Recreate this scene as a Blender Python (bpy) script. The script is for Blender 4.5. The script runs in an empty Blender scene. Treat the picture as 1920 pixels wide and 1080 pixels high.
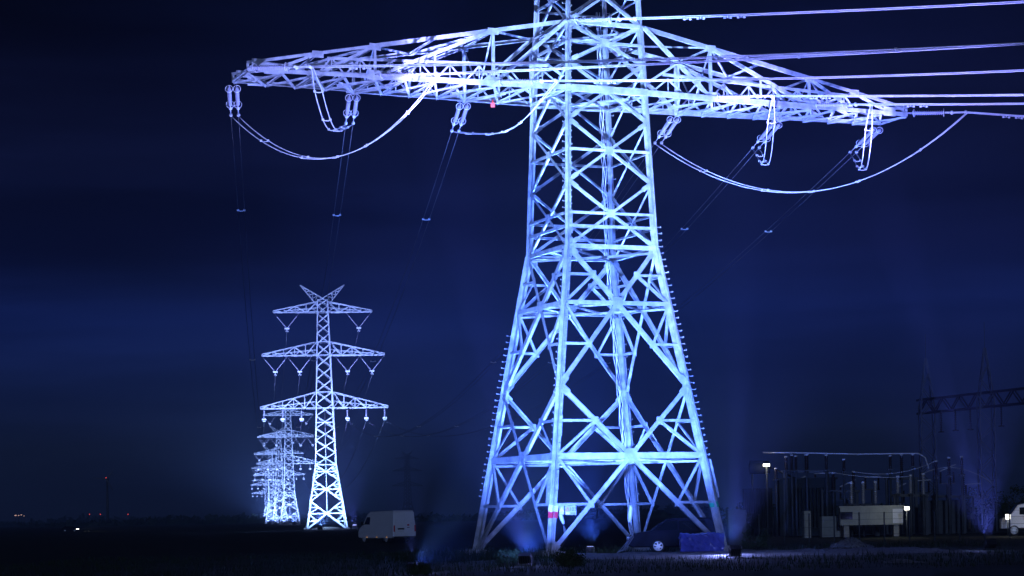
import bpy, bmesh, math, random
from mathutils import Vector, Matrix
random.seed(7)
R = math.radians
scene = bpy.context.scene
C = scene.collection

# ------------------------------------------------------------------ camera
F_PX, ROLL, HOR, CAM_H = 3916.0, 0.019, 966.5, 2.12
cam_d = bpy.data.cameras.new('camera')
cam = bpy.data.objects.new('camera', cam_d); C.objects.link(cam)
cam_d.sensor_width = 36.0
cam_d.lens = F_PX / 1920 * 36.0
cam_d.shift_y = (HOR - 540) / 1920
cam_d.clip_start, cam_d.clip_end = 0.5, 12000
cr, sr = math.cos(ROLL), math.sin(ROLL)
cam.matrix_world = Matrix(((cr, sr, 0, 0), (0, 0, -1, 0), (-sr, cr, 0, CAM_H), (0, 0, 0, 1)))
scene.camera = cam

# ------------------------------------------------------------------ world: deep blue night sky with faint cloud bands
w = bpy.data.worlds.new('World'); scene.world = w; w.use_nodes = True
nt = w.node_tree; nt.nodes.clear()
N = nt.nodes.new; K = nt.links.new
tc = N('ShaderNodeTexCoord'); sep = N('ShaderNodeSeparateXYZ'); K(tc.outputs['Generated'], sep.inputs[0])
ramp = N('ShaderNodeValToRGB'); K(sep.outputs['Z'], ramp.inputs[0])
e = ramp.color_ramp.elements
e[0].position = 0.0; e[0].color = (0.0055, 0.0098, 0.030, 1)
e[1].position = 1.0; e[1].color = (0.0005, 0.0008, 0.004, 1)
for p, c in ((0.035, (0.0057, 0.0108, 0.036, 1)), (0.065, (0.0058, 0.0130, 0.066, 1)), (0.095, (0.0052, 0.0130, 0.086, 1)), (0.125, (0.0038, 0.0070, 0.044, 1)),
             (0.165, (0.0035, 0.0058, 0.031, 1)), (0.20, (0.0024, 0.0036, 0.019, 1)), (0.245, (0.0010, 0.0018, 0.0085, 1))):
    el = e.new(p); el.color = c
mp = N('ShaderNodeMapping'); mp.inputs['Scale'].default_value = (1.8, 1.8, 21.0); K(tc.outputs['Generated'], mp.inputs[0])
no = N('ShaderNodeTexNoise'); no.inputs['Scale'].default_value = 1.6; no.inputs['Detail'].default_value = 4; K(mp.outputs[0], no.inputs[0])
mr = N('ShaderNodeMapRange'); mr.inputs[1].default_value = 0.3; mr.inputs[2].default_value = 0.7
mr.inputs[3].default_value = 0.62; mr.inputs[4].default_value = 1.3; K(no.outputs[0], mr.inputs[0])
mx = N('ShaderNodeVectorMath'); mx.operation = 'SCALE'; K(ramp.outputs[0], mx.inputs[0]); K(mr.outputs[0], mx.inputs['Scale'])
bg = N('ShaderNodeBackground'); bg.inputs[1].default_value = 0.95; K(mx.outputs[0], bg.inputs[0])
out = N('ShaderNodeOutputWorld'); K(bg.outputs[0], out.inputs[0])

vs = scene.view_settings
vs.view_transform = 'Standard'; vs.look = 'None'; vs.exposure = 0.0; vs.gamma = 1.0; vs.use_curve_mapping = False
cy = scene.cycles
cy.max_bounces = 4; cy.volume_bounces = 0; cy.diffuse_bounces = 2; cy.transparent_max_bounces = 8
cy.use_denoising = True
cy.sample_clamp_indirect = 4.0

fill_d = bpy.data.lights.new('fill_sun', 'SUN'); fill_d.color = (.36, .52, 1.0); fill_d.energy = 0.40; fill_d.angle = R(3)  # added fill sun without a visible source, lifts the van and camera-facing surfaces
fill = bpy.data.objects.new('fill_sun', fill_d); C.objects.link(fill)
fill.rotation_euler = Vector((.03, .95, -.16)).to_track_quat('-Z', 'Y').to_euler()

# ------------------------------------------------------------------ helpers
def at(px, py, Y):
    """world point at depth Y seen at photograph pixel (px, py); used to survey positions"""
    a, b = px - 960, py - HOR
    x = a * cr - b * sr; y = a * sr + b * cr
    return Vector((x / F_PX * Y, Y, CAM_H - y / F_PX * Y))
def gx(px, Y):
    """X of the ground point at depth Y in photograph column px"""
    yl = HOR + CAM_H / Y * F_PX
    return at(px, yl, Y).x

def tag(o, label=None, cat=None, group=None, kind=None):
    if label: o['label'] = label
    if cat: o['category'] = cat
    if group: o['group'] = group
    if kind: o['kind'] = kind
    return o
def empty(name, loc=(0, 0, 0), rz=0.0, label=None, cat=None, group=None):
    o = bpy.data.objects.new(name, None); C.objects.link(o)
    o.location = loc; o.rotation_euler = (0, 0, rz)
    o.empty_display_size = 0.3
    return tag(o, label, cat, group)
KIDS = {}
def copy_tree(o, parent=None):
    c = o.copy(); C.objects.link(c)
    if parent is not None: c.parent = parent; KIDS.setdefault(parent.name, []).append(c)
    for ch in list(KIDS.get(o.name, [])): copy_tree(ch, c)
    return c

class MB:
    def __init__(s): s.v = []; s.f = []; s.sm = []
    def add(s, vs, fs, smooth=False):
        b = len(s.v); s.v += [tuple(x) for x in vs]
        for f in fs: s.f.append([b + i for i in f]); s.sm.append(smooth)
    def box(s, c, size, rz=0.0, M=None):
        x, y, z = (k / 2 for k in size); c = Vector(c)
        pts = [Vector((a * x, b * y, d * z)) for a in (-1, 1) for b in (-1, 1) for d in (-1, 1)]
        Mx = M if M is not None else Matrix.Rotation(rz, 3, 'Z')
        s.add([c + Mx @ p for p in pts], [(0, 1, 3, 2), (4, 6, 7, 5), (0, 4, 5, 1), (2, 3, 7, 6), (0, 2, 6, 4), (1, 5, 7, 3)])
    def bar(s, p, q, w, t, n):
        """flat bar p-q, width w in the plane normal to n, thickness t along n"""
        p, q, n = Vector(p), Vector(q), Vector(n)
        d = (q - p)
        if d.length < 1e-6: return
        d.normalize(); n = (n - d * n.dot(d))
        if n.length < 1e-6: n = d.orthogonal()
        n.normalize(); a = d.cross(n) * (w / 2); b = n * (t / 2)
        pts = [p - a - b, p + a - b, p + a + b, p - a + b, q - a - b, q + a - b, q + a + b, q - a + b]
        s.add(pts, [(3, 2, 1, 0), (4, 5, 6, 7), (0, 1, 5, 4), (1, 2, 6, 5), (2, 3, 7, 6), (3, 0, 4, 7)])
    def angle(s, p, q, w, n, t=0.02, side=1):
        """L section: one flange in the plane normal to n, the other standing inwards"""
        p, q, n = Vector(p), Vector(q), Vector(n).normalized()
        d = (q - p).normalized(); n = (n - d * n.dot(d)).normalized()
        a = d.cross(n)
        s.bar(p, q, w, t, n)
        off = a * (side * (w / 2 - t / 2)) - n * (w * 0.3 + t / 2)
        s.bar(p + off, q + off, t, w * 0.6, n)
    def tube(s, pts, r, seg=6, cap=True):
        pts = [Vector(p) for p in pts]; n = len(pts); b = len(s.v)
        prev = None
        for i, p in enumerate(pts):
            d = (pts[min(i + 1, n - 1)] - pts[max(i - 1, 0)]).normalized()
            if prev is None: u = d.orthogonal().normalized()
            else: u = (prev - d * prev.dot(d)).normalized()
            prev = u; v_ = d.cross(u)
            rr = r[i] if isinstance(r, (list, tuple)) else r
            for k in range(seg):
                an = 2 * math.pi * k / seg
                s.v.append(tuple(p + (u * math.cos(an) + v_ * math.sin(an)) * rr))
        for i in range(n - 1):
            for k in range(seg):
                k2 = (k + 1) % seg
                s.f.append([b + i * seg + k, b + i * seg + k2, b + (i + 1) * seg + k2, b + (i + 1) * seg + k]); s.sm.append(True)
        if cap:
            s.f.append([b + k for k in range(seg)][::-1]); s.sm.append(False)
            s.f.append([b + (n - 1) * seg + k for k in range(seg)]); s.sm.append(False)
    def ring(s, c, n, R_, r, seg=14):
        c, n = Vector(c), Vector(n).normalized(); u = n.orthogonal().normalized(); v_ = n.cross(u)
        s.tube([c + (u * math.cos(2 * math.pi * k / seg) + v_ * math.sin(2 * math.pi * k / seg)) * R_ for k in range(seg + 1)], r, 5)
    def build(s, name, m, parent=None, loc=None):
        me = bpy.data.meshes.new(name); me.from_pydata(s.v, [], s.f); me.update()
        me.polygons.foreach_set('use_smooth', s.sm)
        me.materials.append(m)
        o = bpy.data.objects.new(name, me); C.objects.link(o)
        if parent is not None:
            o.parent = parent; KIDS.setdefault(parent.name, []).append(o)
        if loc is not None: o.location = loc
        return o

def mat(name, col, rough=0.6, metal=0.0, var=0.0, scale=3.0, bump=0.0, bscale=20.0, col2=None, emis=None, estr=0.0, detail=5.0):
    m = bpy.data.materials.new(name); m.use_nodes = True
    t = m.node_tree; b = t.nodes['Principled BSDF']
    b.inputs['Base Color'].default_value = (*col, 1); b.inputs['Roughness'].default_value = rough; b.inputs['Metallic'].default_value = metal
    co = t.nodes.new('ShaderNodeTexCoord')
    if var > 0 or col2:
        n = t.nodes.new('ShaderNodeTexNoise'); n.inputs['Scale'].default_value = scale; n.inputs['Detail'].default_value = detail
        t.links.new(co.outputs['Object'], n.inputs['Vector'])
        r = t.nodes.new('ShaderNodeValToRGB')
        c2 = col2 if col2 else tuple(c * (1 - var) for c in col)
        c1 = col if col2 else tuple(min(1, c * (1 + var)) for c in col)
        r.color_ramp.elements[0].position = 0.35; r.color_ramp.elements[0].color = (*c2, 1)
        r.color_ramp.elements[1].position = 0.68; r.color_ramp.elements[1].color = (*c1, 1)
        t.links.new(n.outputs[0], r.inputs[0]); t.links.new(r.outputs[0], b.inputs['Base Color'])
    if bump > 0:
        n2 = t.nodes.new('ShaderNodeTexNoise'); n2.inputs['Scale'].default_value = bscale; n2.inputs['Detail'].default_value = 4
        t.links.new(co.outputs['Object'], n2.inputs['Vector'])
        bp = t.nodes.new('ShaderNodeBump'); bp.inputs['Strength'].default_value = bump; bp.inputs['Distance'].default_value = 0.1
        t.links.new(n2.outputs[0], bp.inputs['Height']); t.links.new(bp.outputs[0], b.inputs['Normal'])
    if emis:
        b.inputs['Emission Color'].default_value = (*emis, 1); b.inputs['Emission Strength'].default_value = estr
    return m
def vary(m, lo=.72, hi=1.12):
    t = m.node_tree; b = t.nodes['Principled BSDF']; l = b.inputs['Base Color'].links[0]; src = l.from_socket
    oi = t.nodes.new('ShaderNodeObjectInfo'); r = t.nodes.new('ShaderNodeMapRange'); r.inputs[3].default_value = lo; r.inputs[4].default_value = hi
    t.links.new(oi.outputs['Random'], r.inputs[0]); v = t.nodes.new('ShaderNodeVectorMath'); v.operation = 'SCALE'
    t.links.new(src, v.inputs[0]); t.links.new(r.outputs[0], v.inputs['Scale']); t.links.new(v.outputs[0], b.inputs['Base Color'])
    return m
M = {
 'steel': vary(mat('galvanised_steel', (0.50, 0.52, 0.54), 0.55, 0.25, var=0.26, scale=2.2, bump=0.06, bscale=9, detail=8)),
 'steel_far': vary(mat('galvanised_steel_far', (0.52, 0.54, 0.57), 0.6, 0.0, var=0.2, scale=0.6)),
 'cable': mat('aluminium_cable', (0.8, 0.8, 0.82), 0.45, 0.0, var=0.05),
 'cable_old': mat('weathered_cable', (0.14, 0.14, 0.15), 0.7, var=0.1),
 'glass_ins': mat('insulator_grey', (0.42, 0.40, 0.48), 0.3, var=0.1),
 'brown_ins': mat('porcelain_brown', (0.035, 0.022, 0.02), 0.25, var=0.1),
 'grey_ins': mat('porcelain_grey', (0.35, 0.36, 0.38), 0.35, var=0.1),
 'concrete': mat('concrete', (0.36, 0.36, 0.34), 0.9, var=0.22, scale=4, bump=0.4, bscale=25),
 'white': mat('white_enamel', (0.75, 0.75, 0.74), 0.4, var=0.04),
 'red': mat('red_paint', (0.6, 0.02, 0.04), 0.5, var=0.1),
 'green': mat('green_paint', (0.02, 0.55, 0.28), 0.5, var=0.1),
 'black': mat('black_paint', (0.02, 0.02, 0.02), 0.5, var=0.1),
 'yellow': mat('yellow_paint', (0.8, 0.5, 0.03), 0.5, var=0.1),
 'van': mat('white_vehicle_paint', (0.82, 0.83, 0.85), 0.35, var=0.03),
 'glass': mat('dark_window_glass', (0.01, 0.012, 0.015), 0.06),
 'rubber': mat('tyre_rubber', (0.02, 0.02, 0.02), 0.85, var=0.2),
 'alloy': mat('alloy_rim', (0.62, 0.64, 0.66), 0.3, 0.3, var=0.05),
 'car': mat('dark_blue_car_paint', (0.003, 0.0035, 0.012), 0.6, var=0.05),
 'tarp': mat('blue_tarpaulin', (0.08, 0.10, 0.42), 0.16, var=0.15, scale=2, bump=0.5, bscale=3),
 'case': mat('black_lamp_housing', (0.03, 0.03, 0.035), 0.4, var=0.1),
 'tank': mat('transformer_paint', (0.03, 0.036, 0.036), 0.7, var=0.2),
 'steel_dark': mat('weathered_steel', (0.07, 0.08, 0.09), 0.65, var=0.2),
 'turbine': mat('turbine_grey', (0.07, 0.07, 0.08), 0.6, var=0.05),
 'plastic': mat('white_cable_sleeve', (0.7, 0.7, 0.72), 0.35, var=0.05),
 'container': mat('cream_container_paint', (0.34, 0.35, 0.30), 0.5, var=0.1, scale=2),
 'gravel': mat('gravel', (0.24, 0.24, 0.22), 0.95, col2=(0.08, 0.08, 0.075), scale=7, detail=9, bump=0.9, bscale=10),
 'soil': mat('sandy_soil', (0.24, 0.21, 0.17), 0.95, var=0.3, scale=3, bump=0.6, bscale=6),
 'grass': mat('grass_blades', (0.022, 0.036, 0.013), 0.8, var=0.4, scale=1.5),
 'leaf': mat('foliage', (0.045, 0.065, 0.028), 0.7, var=0.35, scale=2),
 'bark': mat('bark', (0.09, 0.07, 0.05), 0.9, var=0.2),
 'wood_far': mat('far_wood_foliage', (0.03, 0.045, 0.025), 0.9, var=0.3, scale=0.1),
}
def emat(name, col, s): return mat(name, (0.1, 0.1, 0.1), emis=col, estr=s)
M['sign_white'] = mat('sign_white', (.36, .36, .37), .5, var=.12, scale=6)
for k in ('car', 'grass', 'leaf', 'tank', 'wood_far'): M[k].node_tree.nodes['Principled BSDF'].inputs['Specular IOR Level'].default_value = .15
M['lens_blue'] = emat('lamp_lens_blue', (0.35, 0.4, 1.0), 1.2)
M['lamp_red'] = emat('beacon_red', (1.0, 0.08, 0.08), 1.6)
M['lamp_warm'] = emat('lamp_warm', (1.0, 0.95, 0.7), 6.0)
M['lamp_white'] = emat('lamp_white', (1.0, 0.95, 0.85), 5.0)
M['lamp_orange'] = emat('marker_orange', (1.0, 0.45, 0.08), 1.2)

# ------------------------------------------------------------------ ground
def ground_mat():
    m = mat('field_grass', (0.018, 0.030, 0.010), 0.95, col2=(0.007, 0.010, 0.005), scale=0.25, detail=8, bump=0.8, bscale=2.0)
    return m
b = MB(); NX, NY = 90, 110
ys = [-40 + 3040 * (j / NY) ** 2.3 for j in range(NY + 1)]
def gz(x, y):
    if y > 200: return 0.0
    return 0.07 * math.sin(x * 0.9 + 1.7 * math.sin(y * 0.23)) * math.sin(y * 0.61 + 0.8 * math.sin(x * 0.4)) - 0.03
pts = []
for j in range(NY + 1):
    hw = 60 + ys[j] * 0.75
    for i in range(NX + 1):
        x = -hw + 2 * hw * i / NX; pts.append((x, ys[j], gz(x, ys[j])))
b.add(pts, [(j * (NX + 1) + i, j * (NX + 1) + i + 1, (j + 1) * (NX + 1) + i + 1, (j + 1) * (NX + 1) + i) for j in range(NY) for i in range(NX)], True)
tag(b.build('ground', ground_mat()), kind='structure')

b = MB(); pts = []; n = 70
for i in range(n + 1):
    x = 2.6 + 18.5 * i / n
    y0 = 97.2 + 0.25 * math.sin(x * 2.1) + 0.5 * (x - 2.6) * 0.05; y1 = 111 + 0.5 * math.sin(x * 0.7)
    for k in range(12):
        f = k / 11
        pts.append((x, y0 + (y1 - y0) * f, 0.055 + 0.05 * math.sin(x * 3.1 + k * 2.3) * math.sin(k * 1.1 + x) * (0 < k < 11) - (0.1 if k in (0, 11) else 0)))
b.add(pts, [(i * 12 + k, i * 12 + 12 + k, i * 12 + 13 + k, i * 12 + 1 + k) for i in range(n) for k in range(11)], True)
tag(b.build('path', M['gravel']), 'pale crushed gravel track past the foot of the big pylon', kind='structure')

# grass tufts, one mass
b = MB()
def blades(n, xr, yr, hr):
    for _ in range(n):
        x, y = random.uniform(*xr), random.uniform(*yr)
        if 2.4 < x < 26.8 and 97 < y < 111.4: continue
        h = random.uniform(*hr) * (0.6 + 0.8 * abs(math.sin(x * 0.8 + y * 0.3)))
        a = random.uniform(0, math.pi); dx, dy = math.cos(a) * 0.02, math.sin(a) * 0.02
        lx, ly = random.uniform(-.4, .4) * h, random.uniform(-.4, .4) * h
        z = gz(x, y) - 0.02
        b.add([(x - dx, y - dy, z), (x + dx, y + dy, z), (x + lx, y + ly, z + h)], [(0, 1, 2)])
blades(16000, (-26, 27), (74, 125), (0.10, 0.28)); blades(3000, (-6, 6), (100, 116), (0.2, 0.55))
tag(b.build('grass', M['grass']), 'rough grass growing over the dark field around the pylon feet', 'grass', kind='stuff')

# ------------------------------------------------------------------ big angle pylon
X0, Z0, TH = 4.567, 113.0, R(23.03)
PR = Matrix.Rotation(TH, 3, 'Z'); PC = Vector((X0, Z0, 0))
def W(u, v, z): return PC + PR @ Vector((u, v, z))
TAB = [(0, 5.05), (5.09, 4.25), (8.83, 3.73), (13.16, 3.05), (16.24, 2.56), (21.38, 2.37), (24.58, 2.27), (28.19, 2.11), (34, 1.9), (46, 1.45)]
def hs(z):
    for (a, sa), (b_, sb) in zip(TAB, TAB[1:]):
        if z <= b_: return sa + (sb - sa) * (z - a) / (b_ - a)
    return TAB[-1][1]
tower = empty('transmission_tower', (X0, Z0, 0), TH, 'tall lattice power pylon in the foreground, floodlit white and blue, long double crossarm', 'pylon')
FT = 0.0
corners = {1: (-1, 1), 2: (-1, -1), 3: (1, -1), 4: (1, 1)}
ZT = 45.0
for leg, (a, c) in corners.items():
    m = MB()
    zs = [0.05, 16.24, 28.19, ZT]
    for z0, z1 in zip(zs, zs[1:]):
        p = Vector((a * hs(z0), c * hs(z0), z0)); q = Vector((a * hs(z1), c * hs(z1), z1))
        wd = 0.23 if z0 < 10 else (0.18 if z0 < 20 else 0.15)
        # double angle leg: two L sections back to back round the corner
        for s_ in (1, -1):
            o1 = Vector((-a * s_ * wd / 2, 0, 0)); o2 = Vector((0, -c * s_ * wd / 2, 0))
            g = 0.022 * s_
            m.bar(p + o1 + Vector((0, -c * g, 0)), q + o1 + Vector((0, -c * g, 0)), wd, 0.024, (0, 1, 0))
            m.bar(p + o2 + Vector((-a * g, 0, 0)), q + o2 + Vector((-a * g, 0, 0)), wd, 0.024, (1, 0, 0))
    # splice plates with bolts
    for zz in (6.2, 15.6, 16.9, 27.0, 33):
        s0, s1 = hs(zz), hs(zz + 1.1)
        for nrm, off in (((0, 1, 0), Vector((0, c * 0.045, 0))), ((1, 0, 0), Vector((a * 0.045, 0, 0)))):
            wv = 0.22 if zz < 20 else 0.17
            sh = Vector((-a * wv * .6, 0, 0)) if nrm[1] else Vector((0, -c * wv * .6, 0))
            pp, qq = Vector((a * s0, c * s0, zz)) + off + sh, Vector((a * s1, c * s1, zz + 1.1)) + off + sh
            m.bar(pp, qq, wv, 0.016, nrm)
            for k in range(8):
                t = (k + .5) / 8
                for sd in (-.28, .28):
                    cc = pp.lerp(qq, t) + off.normalized() * 0.02 + (Vector((sd * wv, 0, 0)) if nrm[1] else Vector((0, sd * wv, 0)))
                    m.box(cc, (0.035, 0.035, 0.035))
    # step bolts
    zr = {1: (3.2, 12), 2: (3.2, 34), 3: (3.4, 17.4), 4: (3.2, 34)}[leg]
    z = zr[0]; k = 0
    while z < zr[1]:
        s0 = hs(z); wd = 0.26 if z < 16 else 0.2
        for kk in ((0, 1) if leg == 2 else (k % 2,)):
            if kk == 0: d = Vector((a, 0, 0)); base = Vector((a * s0 + a * 0.02, c * s0 - 0.1 * c, z))
            else: d = Vector((0, c, 0)); base = Vector((a * s0 - 0.1 * a, c * s0 + 0.02 * c, z + .17))
            if leg in (1, 3): d = Vector((a, 0, 0)); base = Vector((a * s0 + a * 0.2, c * s0 + (0.0 if k % 2 else -c * .06), z))
            m.bar(base, base + d * 0.24, 0.028, 0.028, (0, 0, 1))
            m.box(base + d * 0.24 + Vector((0, 0, 0.02)), (0.035, 0.035, 0.075))
        z += 0.35; k += 1
    lo = m.build('leg', M['steel'], tower)
    fb = MB(); fb.box((a * 5.1, c * 5.1, 0.03), (1.25, 1.25, 0.42)); fb.box((a * 5.08, c * 5.08, 0.27), (0.8, 0.8, 0.08))
    fb.build('footing', M['concrete'], tower)
    if leg in (2, 3):
        z0, z1 = (2.35, 2.65) if leg == 3 else (2.1, 2.42)
        bands = [(M['green'], z0, z0 + .3)] if leg == 3 else [(M['red'], 1.95, 2.27), (M['white'], 2.27, 2.62)]
        for mt, za, zb in bands:
            bb = MB()
            pa = Vector((a * hs(za), c * hs(za), za)); pb = Vector((a * hs(zb), c * hs(zb), zb))
            for s_ in (1, -1):
                o1 = Vector((-a * s_ * .14, c * 0.05 * 1, 0)); o2 = Vector((a * 0.05, -c * s_ * .14, 0))
                bb.bar(pa + o1, pb + o1, .26, .012, (0, 1, 0)); bb.bar(pa + o2, pb + o2, .26, .012, (1, 0, 0))
            bb.build('color_band', mt, lo)
    if leg == 3:   # climbing guard on the outer edge
        g = MB()
        for zz in (3.3,):
            pa, pb = Vector((a * (hs(2.9) + .42), c * hs(2.9), 2.9)), Vector((a * (hs(4.9) + .42), c * hs(4.9), 4.9))
            g.bar(pa, pb, .1, .04, (0, 1, 0))
            for k in range(7):
                t = k / 6; q = pa.lerp(pb, t); g.bar(q, q - Vector((a * .3, 0, .02)), .03, .03, (0, 0, 1))
        g.build('climbing_guard', M['steel'], lo)
    if leg == 2:
        g = MB(); g.bar(Vector((-hs(2.9) - .2, -hs(2.9) + .1, 2.7)), Vector((-hs(4.5) - .2, -hs(4.5) + .1, 4.4)), .5, .03, (1, 0.3, 0))
        g.build('climbing_guard', M['steel'], lo)

def face_pts(face, z, t):
    """t in -1..1 along the face"""
    s0 = hs(z)
    return {0: Vector((t * s0, -s0, z)), 1: Vector((s0, t * s0, z)), 2: Vector((-t * s0, s0, z)), 3: Vector((-s0, -t * s0, z))}[face]
FN = {0: Vector((0, -1, 0)), 1: Vector((1, 0, 0)), 2: Vector((0, 1, 0)), 3: Vector((-1, 0, 0))}
levels = [0.15, 8.83, 16.24, 19.7, 22.98, 26.05, 28.15, 31.0, 34.0, 37.0, 40.0, 42.6, ZT]
for face in range(4):
    n = FN[face]; off = n * 0.03
    for z0, z1 in zip(levels, levels[1:]):
        s0, s1 = hs(z0), hs(z1); big = z0 < 16
        wd = 0.23 if z0 < 1 else (0.235 if big else 0.145)
        zc = z0 + (z1 - z0) * s0 / (s0 + s1)
        for sg in (-1, 1):
            m = MB()
            o = off + n * (0.028 if sg > 0 else 0.0)
            p, q = face_pts(face, z0, sg) + o, face_pts(face, z1, -sg) + o
            d = (q - p).normalized(); p = p + d * 0.25; q = q - d * 0.2
            m.angle(p, q, wd, n, side=-sg)
            # bolts pairs
            L = (q - p).length
            for k in range(int(L / 1.1)):
                c0 = p.lerp(q, (k + .5) / int(L / 1.1)) + n * 0.02
                for dd in (-.045, .045): m.box(c0 + d * dd, (.03, .03, .03))
            # end gussets
            for e_, sgn in ((p, 1), (q, -1)):
                m.bar(e_ - d * .12 * sgn + n * .005, e_ + d * .42 * sgn + n * .005, wd * 1.7, .012, n)
            m.build('diagonal_brace', M['steel'], tower)
        m = MB()
        if z0 < 34:
            cpt = face_pts(face, zc, 0) + off + n * .065
            gw = 0.75 if z0 < 1 else (.6 if big else .42)
            ta = Vector((0, 0, 1))
            m.bar(cpt - ta * gw * .5, cpt + ta * gw * .5, gw, .014, n)
            tv = ta.cross(n)
            for i_ in range(-2, 3):
                for j_ in range(-2, 3):
                    if (i_ + j_) % 2 == 0 and (i_ or j_): m.box(cpt + (ta * i_ + tv * j_) * gw * .19 + n * .012, (.035, .035, .035))
            m.build('gusset_plate', M['steel'], tower)
        hz = []
        if big: hz = [(zc, .32 if z0 < 1 else .2)]
        elif z0 < 26: hz = [(zc, .13)]
        elif z0 < 30: hz = [(zc, .13)]
        for zz, ww in hz:
            m = MB(); m.angle(face_pts(face, zz, -1) + off * 2.6, face_pts(face, zz, 1) + off * 2.6, ww, n); m.build('horizontal_brace', M['steel'], tower)
        if big:
            for sg in (-1, 1):
                for (za, zb) in ((z0, zc), (zc, z1)):
                    zm = (za + zb) / 2; m = MB()
                    # point on diagonal at zm
                    if za == z0: tt = sg * (s0 - (s0 + s1) * (zm - z0) / (z1 - z0)) / hs(zm)
                    else: tt = sg * ((s0 + s1) * (zm - z0) / (z1 - z0) - s0) / hs(zm)
                    dp_ = face_pts(face, zm, tt) + off * 2
                    lg = face_pts(face, zm, sg) + off * 2
                    m.angle(lg, dp_, .13, n)
                    m.angle(dp_, face_pts(face, zc, sg) + off * 2.2, .15, n)
                    m.bar(dp_ - Vector((0, 0, .2)), dp_ + Vector((0, 0, .2)), .34, .012, n)
                    m.build('secondary_brace', M['steel'], tower)
    for zz, ww in ((16.24, .22), (17.3, .15), (28.15, .22), (34, .16)):
        m = MB(); m.angle(face_pts(face, zz, -1) + off * 2.6, face_pts(face, zz, 1) + off * 2.6, ww, n); m.build('horizontal_brace', M['steel'], tower)
# plan diaphragms
for zz, ww in ((5.09, .16), (13.2, .13), (16.24, .15), (24.6, .16), (28.15, .14)):
    s0 = hs(zz); m = MB()
    mids = [Vector((0, -s0, zz)), Vector((s0, 0, zz)), Vector((0, s0, zz)), Vector((-s0, 0, zz))]
    for i in range(4): m.angle(mids[i], mids[(i + 1) % 4], ww, (0, 0, 1))
    m.angle(Vector((-s0, -s0, zz - .1)), Vector((s0, s0, zz - .1)), ww, (0, 0, 1)); m.angle(Vector((-s0, s0, zz - .22)), Vector((s0, -s0, zz - .22)), ww, (0, 0, 1))
    m.build('plan_brace', M['steel'], tower)
# crossarms
ARM_L, ZB = 19.45, 24.6
def aw(u): return 2.29 - (abs(u) - 2.2) * 0.052
def atz(u): return 28.15 - (abs(u) - 2.1) * 0.185
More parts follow.
